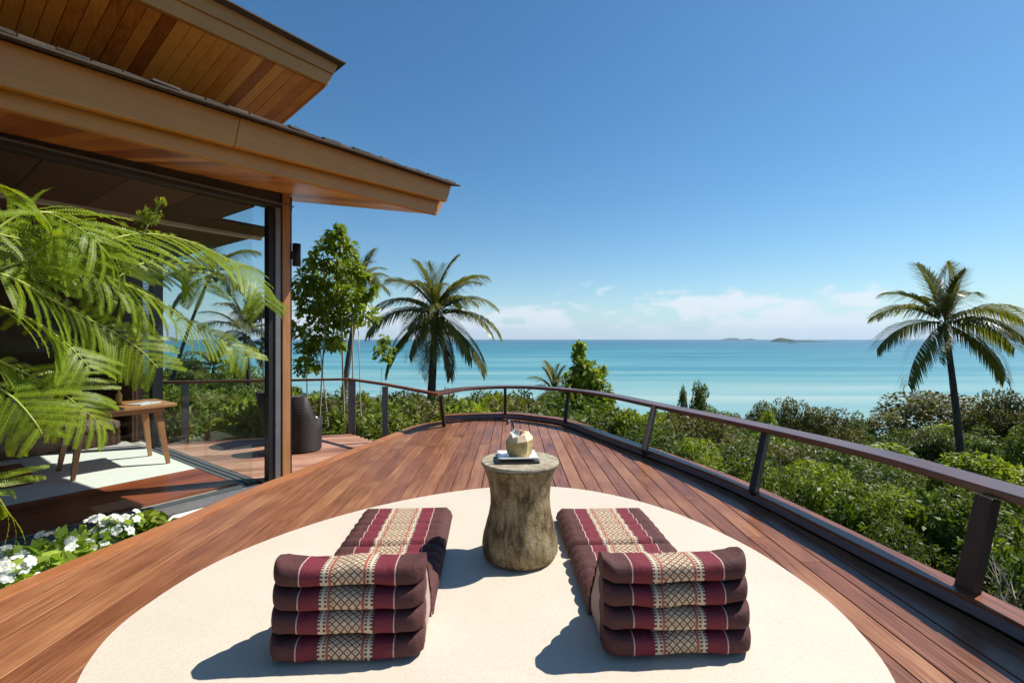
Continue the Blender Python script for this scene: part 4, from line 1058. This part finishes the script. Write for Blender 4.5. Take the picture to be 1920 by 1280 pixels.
for nm, e0, dr, hang, mt in (('up', 80, 34, .5, 'p_frond'), ('high', 58, 70, .8, 'p_frond'), ('mid', 34, 78, 1.0, 'p_frond'), ('low', 8, 72, 1.2, 'p_frond'), ('hang', -32, 48, 1.3, 'p_frond'), ('dead', -62, 24, .8, 'p_dry')):
    FT[nm] = [frond_mesh(2.6, e0+j*5, dr+j*6, 50+j+len(FT)*7, M[mt], hang=hang) for j in range(2)]
def palm(u, v, Y, base_u, base_v, sc_, fr, label, rt=.15, lean=.3, seed=0, nuts=5):
    top_ = P(u, v, Y); b = P(base_u, base_v, Y); gz = min(ground_z(b.x, Y), b.z-.5); rr = random.Random(seed)
    if b.z > gz: b = b+(b-top_)*((b.z-gz)/(top_.z-b.z)); 
    t = empty('palm_tree', b); prop(t, label, 'palm tree')
    h = top_-b; mb = MB(); ln = []
    for i in range(26):
        k = i/25; p = h*k; p = Vector((h.x*(k+lean*(k*k-k)), h.y*k, h.z*k)); ln.append(p)
    mb.tube(ln, [rt*(1.25-.6*(i/25))*(1.0+.05*(i % 2)) for i in range(26)], 12); mb.build('trunk', M['palmbark'], t, True)
    for (az, ty, s_) in fr:
        me = rr.choice(FT[ty]); o = link('frond', me, t, h+Vector((0, 0, rr.uniform(-.12, .08)))); o.rotation_euler = (R(rr.uniform(-14, 14)), 0, R(az)); o.scale = (s_*sc_,)*3
    for i in range(nuts):
        a = rr.uniform(0, 6.28); mb = MB(); mb.lathe([(.02,-.11),(.07,-.08),(.10,0),(.07,.08),(.02,.11)], 10); o = mb.build('coconut', M['l_olive'], t, True, loc=h+Vector((math.cos(a)*.2, math.sin(a)*.2, -.22+rr.uniform(-.1, .1))))
    return t
def fan(seed, n_up=4, n_high=6, n_mid=7, n_low=6, n_hang=3, n_dead=0):
    rr = random.Random(seed); o = []
    for ty, n in (('up', n_up), ('high', n_high), ('mid', n_mid), ('low', n_low), ('hang', n_hang), ('dead', n_dead)):
        a0 = rr.uniform(0, 360)
        for i in range(n): o.append((a0+360*i/n+rr.uniform(-16, 16), ty, rr.uniform(.85, 1.1)))
    return o
fr_r = [(20,'up',.95),(200,'up',.9),(100,'up',.95),(280,'up',.8),(150,'high',.9),(30,'high',.95),(240,'high',.7),(75,'high',.9),(0,'mid',1.2),(178,'mid',1.0),(120,'mid',1),(320,'mid',.75),(8,'low',1.2),(185,'low',1.12),(300,'low',.75),(340,'low',1.0),(352,'hang',1.1),(190,'hang',1.15),(205,'hang',.75),(325,'hang',.9)]
palm(1772, 606, 20, 1800, 862, 1.18, fr_r, 'tall slim coconut palm standing alone at the right above the bay', rt=.135, seed=3)
fr_l = [(90,'up',.9),(20,'up',1),(170,'up',.85),(260,'up',.8),(130,'high',.95),(45,'high',1.05),(0,'high',1.0),(180,'high',1),(290,'high',.8),(230,'high',.8),(5,'mid',1.0),(185,'mid',1.0),(70,'mid',1),(325,'mid',.9),(215,'mid',.9),(270,'mid',.7),(175,'low',1.15),(10,'low',1.1),(345,'low',1),(200,'low',1.1),(110,'low',1),(250,'low',.8),(190,'hang',1.15),(350,'hang',1.15),(210,'hang',1.0),(320,'hang',1),(280,'hang',.9),(240,'hang',.9),(340,'dead',1.0),(265,'dead',1.0),(290,'dead',.9)]
palm(817, 585, 15, 806, 800, .82, fr_l, 'full coconut palm with hanging fronds right of the leafy tree', rt=.145, lean=.05, seed=4)
palm(676, 528, 24, 640, 800, .72, fan(5, 2, 5, 6, 4, 1), 'palm half hidden behind the tall leafy tree', seed=5)
palm(458, 625, 24, 470, 760, .95, fan(6, 4, 5, 3, 2, 1), 'small palm seen through the glass beside the timber post', seed=6)
palm(395, 515, 22, 322, 760, .95, fan(7, 2, 4, 4, 3, 1), 'leaning palm seen through the glass behind the feathery leaves', rt=.085, lean=.5, seed=7)
palm(1040, 736, 24, 1040, 790, .62, fan(8, 5, 3, 3, 2, 0), 'short palm top peeping over the far handrail', seed=8, nuts=0)
palm(400, 690, 32, 400, 760, .9, fan(9, 2, 4, 4, 2, 0), 'low dark palm crown on the slope seen through the glass', seed=9, nuts=0)

# ---- feathery leaved tree close at the left, standing in the planter
def pinna_mesh(seed, droop, L=.30):
    rng = np.random.RandomState(seed); V = []; Q = []; tint = []; n = 26; K = n
    pts = []; p = np.zeros(3)
    for i in range(K+1):
        t = i/K; a = math.radians(-droop*t**1.2); pts.append(p.copy()); p = p+np.array([math.cos(a), 0, math.sin(a)])*L/K
    for i in range(1, n+1):
        t = i/n; c = pts[i]; d = pts[i]-pts[i-1]; d = d/np.linalg.norm(d); ll = .0185*(math.sin(math.pi*(.12+.80*t))**.45)*1.15; up = np.array([-d[2], 0, d[0]])
        for s in (-1, 1):
            dn = np.array([0, s, 0])*.92+d*.38+up*rng.uniform(-.05, .22); dn /= np.linalg.norm(dn); wv = d*.0043
            e = c+dn*ll; b = len(V); V += [c-wv, c+wv, e+wv*.8, e-wv*.7]; Q.append((b, b+1, b+2, b+3)); tint.append(np.clip(rng.normal(.5, .14), 0, 1))
    for i in range(0, K, 2):
        b = len(V); r = .0022; j = min(i+2, K)
        V += [pts[i]+np.array([0, r, .001]), pts[i]+np.array([0, -r, .001]), pts[j]+np.array([0, -r, .001]), pts[j]+np.array([0, r, .001])]; Q.append((b, b+1, b+2, b+3)); tint.append(1.0)
    me = np_mesh('pinna', V, Q, tint); me.materials.append(M['l_frond']); return me
PN = [pinna_mesh(1, 22), pinna_mesh(2, 36), pinna_mesh(3, 50)]
ft_base = Vector((-3.75, 2.55, FZ-.1))
ft = empty('feathery_tree', ft_base); prop(ft, 'feathery leaved young tree reaching in from the left over the planter', 'tree')
def cplane(u, v, c):
    l = hitc(u, v, c); return wld(l.x, l.y, l.z)
mb = MB(); hub = Vector((-3.45, 2.62, 1.75)); mb.tube(smooth_line([ft_base-Vector((0,0,.2)), ft_base+Vector((.1, .05, 1.0)), hub], 5), [.05-.003*i for i in range(11)], 10); mb.build('trunk', M['bark'], ft, True).matrix_parent_inverse = Matrix.Translation(-ft_base)
fronds = [  # pixel path, distance from the facade, pinna length factor
    ([(-70,490),(0,425),(60,396),(120,412),(175,448),(212,490)], -2.12, 1.15),
    ([(-60,520),(40,490),(95,450),(80,405),(45,392)], -2.2, 1.0),
    ([(-40,500),(60,487),(130,472),(200,450),(270,438),(345,450),(420,483),(478,525),(498,572)], -1.95, 1.2),
    ([(60,487),(135,495),(215,525),(290,560),(365,610),(425,640),(462,668)], -2.0, 1.0),
    ([(-60,500),(20,520),(85,555),(150,590),(212,622),(262,655),(296,690)], -2.15, .95),
    ([(-60,560),(0,575),(60,600),(120,640),(170,690)], -2.25, 1.0),
    ([(-70,640),(-10,672),(45,698),(100,725),(150,762),(195,800)], -2.2, .9),
    ([(-60,700),(-15,720),(30,750),(65,790),(80,815)], -2.3, .8),
    ([(120,475),(165,500),(215,540),(260,580),(282,625)], -1.9, .85),
    ([(-80,895),(-45,905),(-10,925),(20,968)], -2.25, .8),
    ([(-60,430),(0,440),(60,455),(110,480)], -2.0, 1.0),
    ([(70,398),(120,402),(170,424),(205,460),(225,505)], -2.0, 1.1),
    ([(210,530),(250,500),(300,490),(350,505),(385,545)], -1.85, 1.0),
]
inv = Matrix.Translation(-ft_base)
for fi, (path, c, kf) in enumerate(fronds):
    line = smooth_line([cplane(u, v, c-.03+.10*math.sin(i*1.1+fi)) for i, (u, v) in enumerate(path)], 6)
    Lt = sum((line[i+1]-line[i]).length for i in range(len(line)-1))
    mb = MB(); mb.tube(line, [.009*(1-.75*i/len(line)) for i in range(len(line))], 6); fo = mb.build('frond', M['rachis'], ft, True); fo.matrix_parent_inverse = inv
    sp = .046; s_ = .12; acc = 0; nxt = s_; cnt = 0
    for i in range(len(line)-1):
        seg = line[i+1]-line[i]; sl = seg.length
        while nxt < acc+sl:
            f_ = (nxt-acc)/sl; p = line[i]+seg*f_; d = seg.normalized(); tt = nxt/Lt
            side = d.cross(Vector((0, 0, 1)));  side.normalize()
            for s in (-1, 1):
                ln_ = kf*(.62+.75*math.sin(math.pi*min(1, .1+tt*.86)))*.80*rnd.uniform(.9, 1.1)
                tl = R(40)+.25*math.sin(fi*2.1); upv = side.cross(d); upv = upv if upv.z > 0 else -upv
                toc = -1 if side.dot(Vector((0, 0, EYE))-p) > 0 else 1      # the leaf blade is tipped towards the open deck
                sv = (side*math.cos(tl)*s+upv*math.sin(tl)*s*toc)
                xd = (sv*.82+d*(.40+.35*tt)+Vector((0, 0, rnd.uniform(-.12, .02)))).normalized()
                zd = upv*math.cos(tl)-side*math.sin(tl)*toc+Vector((rnd.uniform(-.18, .18), rnd.uniform(-.18, .18), 0)); zd = (zd-xd*zd.dot(xd)).normalized(); yd = zd.cross(xd)
                mt = Matrix((xd, yd, zd)).transposed().to_4x4(); mt.translation = p; mt = mt @ Matrix.Diagonal((ln_, 1.02, ln_, 1))
                o = link('pinna', PN[rnd.randrange(3)], fo); o.matrix_parent_inverse = Matrix.Identity(4); o.matrix_basis = mt; cnt += 1
            nxt += sp
        acc += sl
# small flowering tip above the fronds
tip = cplane(285, 405, -2.0); me = crown('flower_tip', [tuple(tip), tuple(tip+Vector((-.05,0,-.02))), tuple(tip+Vector((.06,0,.09)))], [.06,.06,.035], 170, .045, M['l_bright'], aspect=.3, seed=5); o = link('flower_tip', me, ft); o.matrix_parent_inverse = inv
mb = MB(); mb.tube(smooth_line([cplane(215, 455, -2.0), cplane(265, 440, -2.0), tip, tip+Vector((.08, 0, .12))], 4), .005, 5); o = mb.build('twig', M['rachis'], ft, True); o.matrix_parent_inverse = inv

# ---- flowering plants in the planter along the deck edge
def blossom():
    mb = MB()
    for k in range(5):
        a = 2*math.pi*k/5; dx, dy = math.cos(a), math.sin(a)
        L = lambda r, w_, z: (dx*r-dy*w_, dy*r+dx*w_, z)
        mb.add([L(.002,0,0), L(.014,.013,.007), L(.014,-.013,.007), L(.016,0,.003), L(.030,.017,.010), L(.030,-.017,.010), L(.032,0,.007), L(.041,.008,.004), L(.041,-.008,.004)], [(0,3,1),(0,2,3),(1,3,6,4),(3,2,5,6),(4,6,7),(6,5,8),(6,8,7)])
    me = mb.mesh('blossom'); me.materials.append(M['petal']); return me
BL = blossom()
def bed_plant(u, v, wpx, n_leaf, n_flower, label, size=.105, mat='l_bed', seed=0):
    zt = -.03; p = G(u, v, zt); wd = wpx*p.y/F; base = Vector((p.x, p.y, FZ-.11)); rr = random.Random(seed)
    t = empty('flowering_plant' if n_flower else 'leafy_plant', base); prop(t, label, 'plant', 'plants in the bed along the deck edge'); t.scale = (1.05, 1.05, 1.14)
    cs = [(rr.uniform(-.5, .5)*wd, rr.uniform(-.4, .4)*wd, .22+rr.uniform(0, .16)) for _ in range(7)]
    me = crown('foliage', cs, [.10]*7, n_leaf, size, M[mat], aspect=.62, droop=.1, jit=.6, seed=seed); link('foliage', me, t)
    mb = MB()
    for c in cs: mb.tube([(0, 0, -.02), (c[0]*.5, c[1]*.5, c[2]*.6), c], [.008, .006, .003], 5)
    mb.build('stem', M['rachis'], t)
    for i in range(int(n_flower*.95)):
        c = rr.choice(cs); a = rr.uniform(0, 6.28); e = rr.uniform(.25, 1.5); q = rr.uniform(.09, .125)
        dv = Vector((math.cos(a)*math.cos(e), math.sin(a)*math.cos(e), math.sin(e)))
        o = link('blossom', BL, t, (c[0]+q*dv.x, c[1]+q*dv.y, c[2]+q*dv.z)); dv = dv+Vector((.5, -.4, .5))+Vector((rr.uniform(-.4, .4), rr.uniform(-.4, .4), 0))
        o.rotation_euler = dv.to_track_quat('Z', 'Y').to_euler(); o.scale = (rr.uniform(.6, .9),)*3
bed_plant(20, 1068, 90, 170, 70, 'white flowering plant nearest the lower left corner of the deck edge', seed=1)
bed_plant(75, 1050, 70, 190, 4, 'lime green leafy plant between two white flowering ones', seed=2)
bed_plant(118, 1028, 70, 190, 10, 'yellow green leafy plant in the middle of the bed', seed=3)
bed_plant(165, 1005, 70, 190, 44, 'white flowering plant in the middle of the bed', seed=4)
bed_plant(208, 995, 50, 130, 50, 'white flowering plant beside the far leafy green clump', seed=5)
bed_plant(262, 975, 80, 260, 0, 'glossy green leafy clump at the far end of the bed', seed=6, mat='l_tree')

# ---------------------------------------------------------------- air
hz = MB(); hz.box((-46000,-46000,-72), (46000,46000,900)); hzm = bpy.data.materials.new('haze'); hzm.use_nodes = True
tn = hzm.node_tree; tn.nodes.clear(); vo = tn.nodes.new('ShaderNodeVolumePrincipled'); oo = tn.nodes.new('ShaderNodeOutputMaterial')
vo.inputs['Color'].default_value = (.66,.83,1.0,1); vo.inputs['Density'].default_value = 2.0e-5; vo.inputs['Anisotropy'].default_value = .2
tn.links.new(vo.outputs[0], oo.inputs['Volume'])
HAZE = True
if HAZE:
    o = hz.build('haze', hzm); o['kind'] = 'stuff'; o['label'] = 'thin blue sea haze'
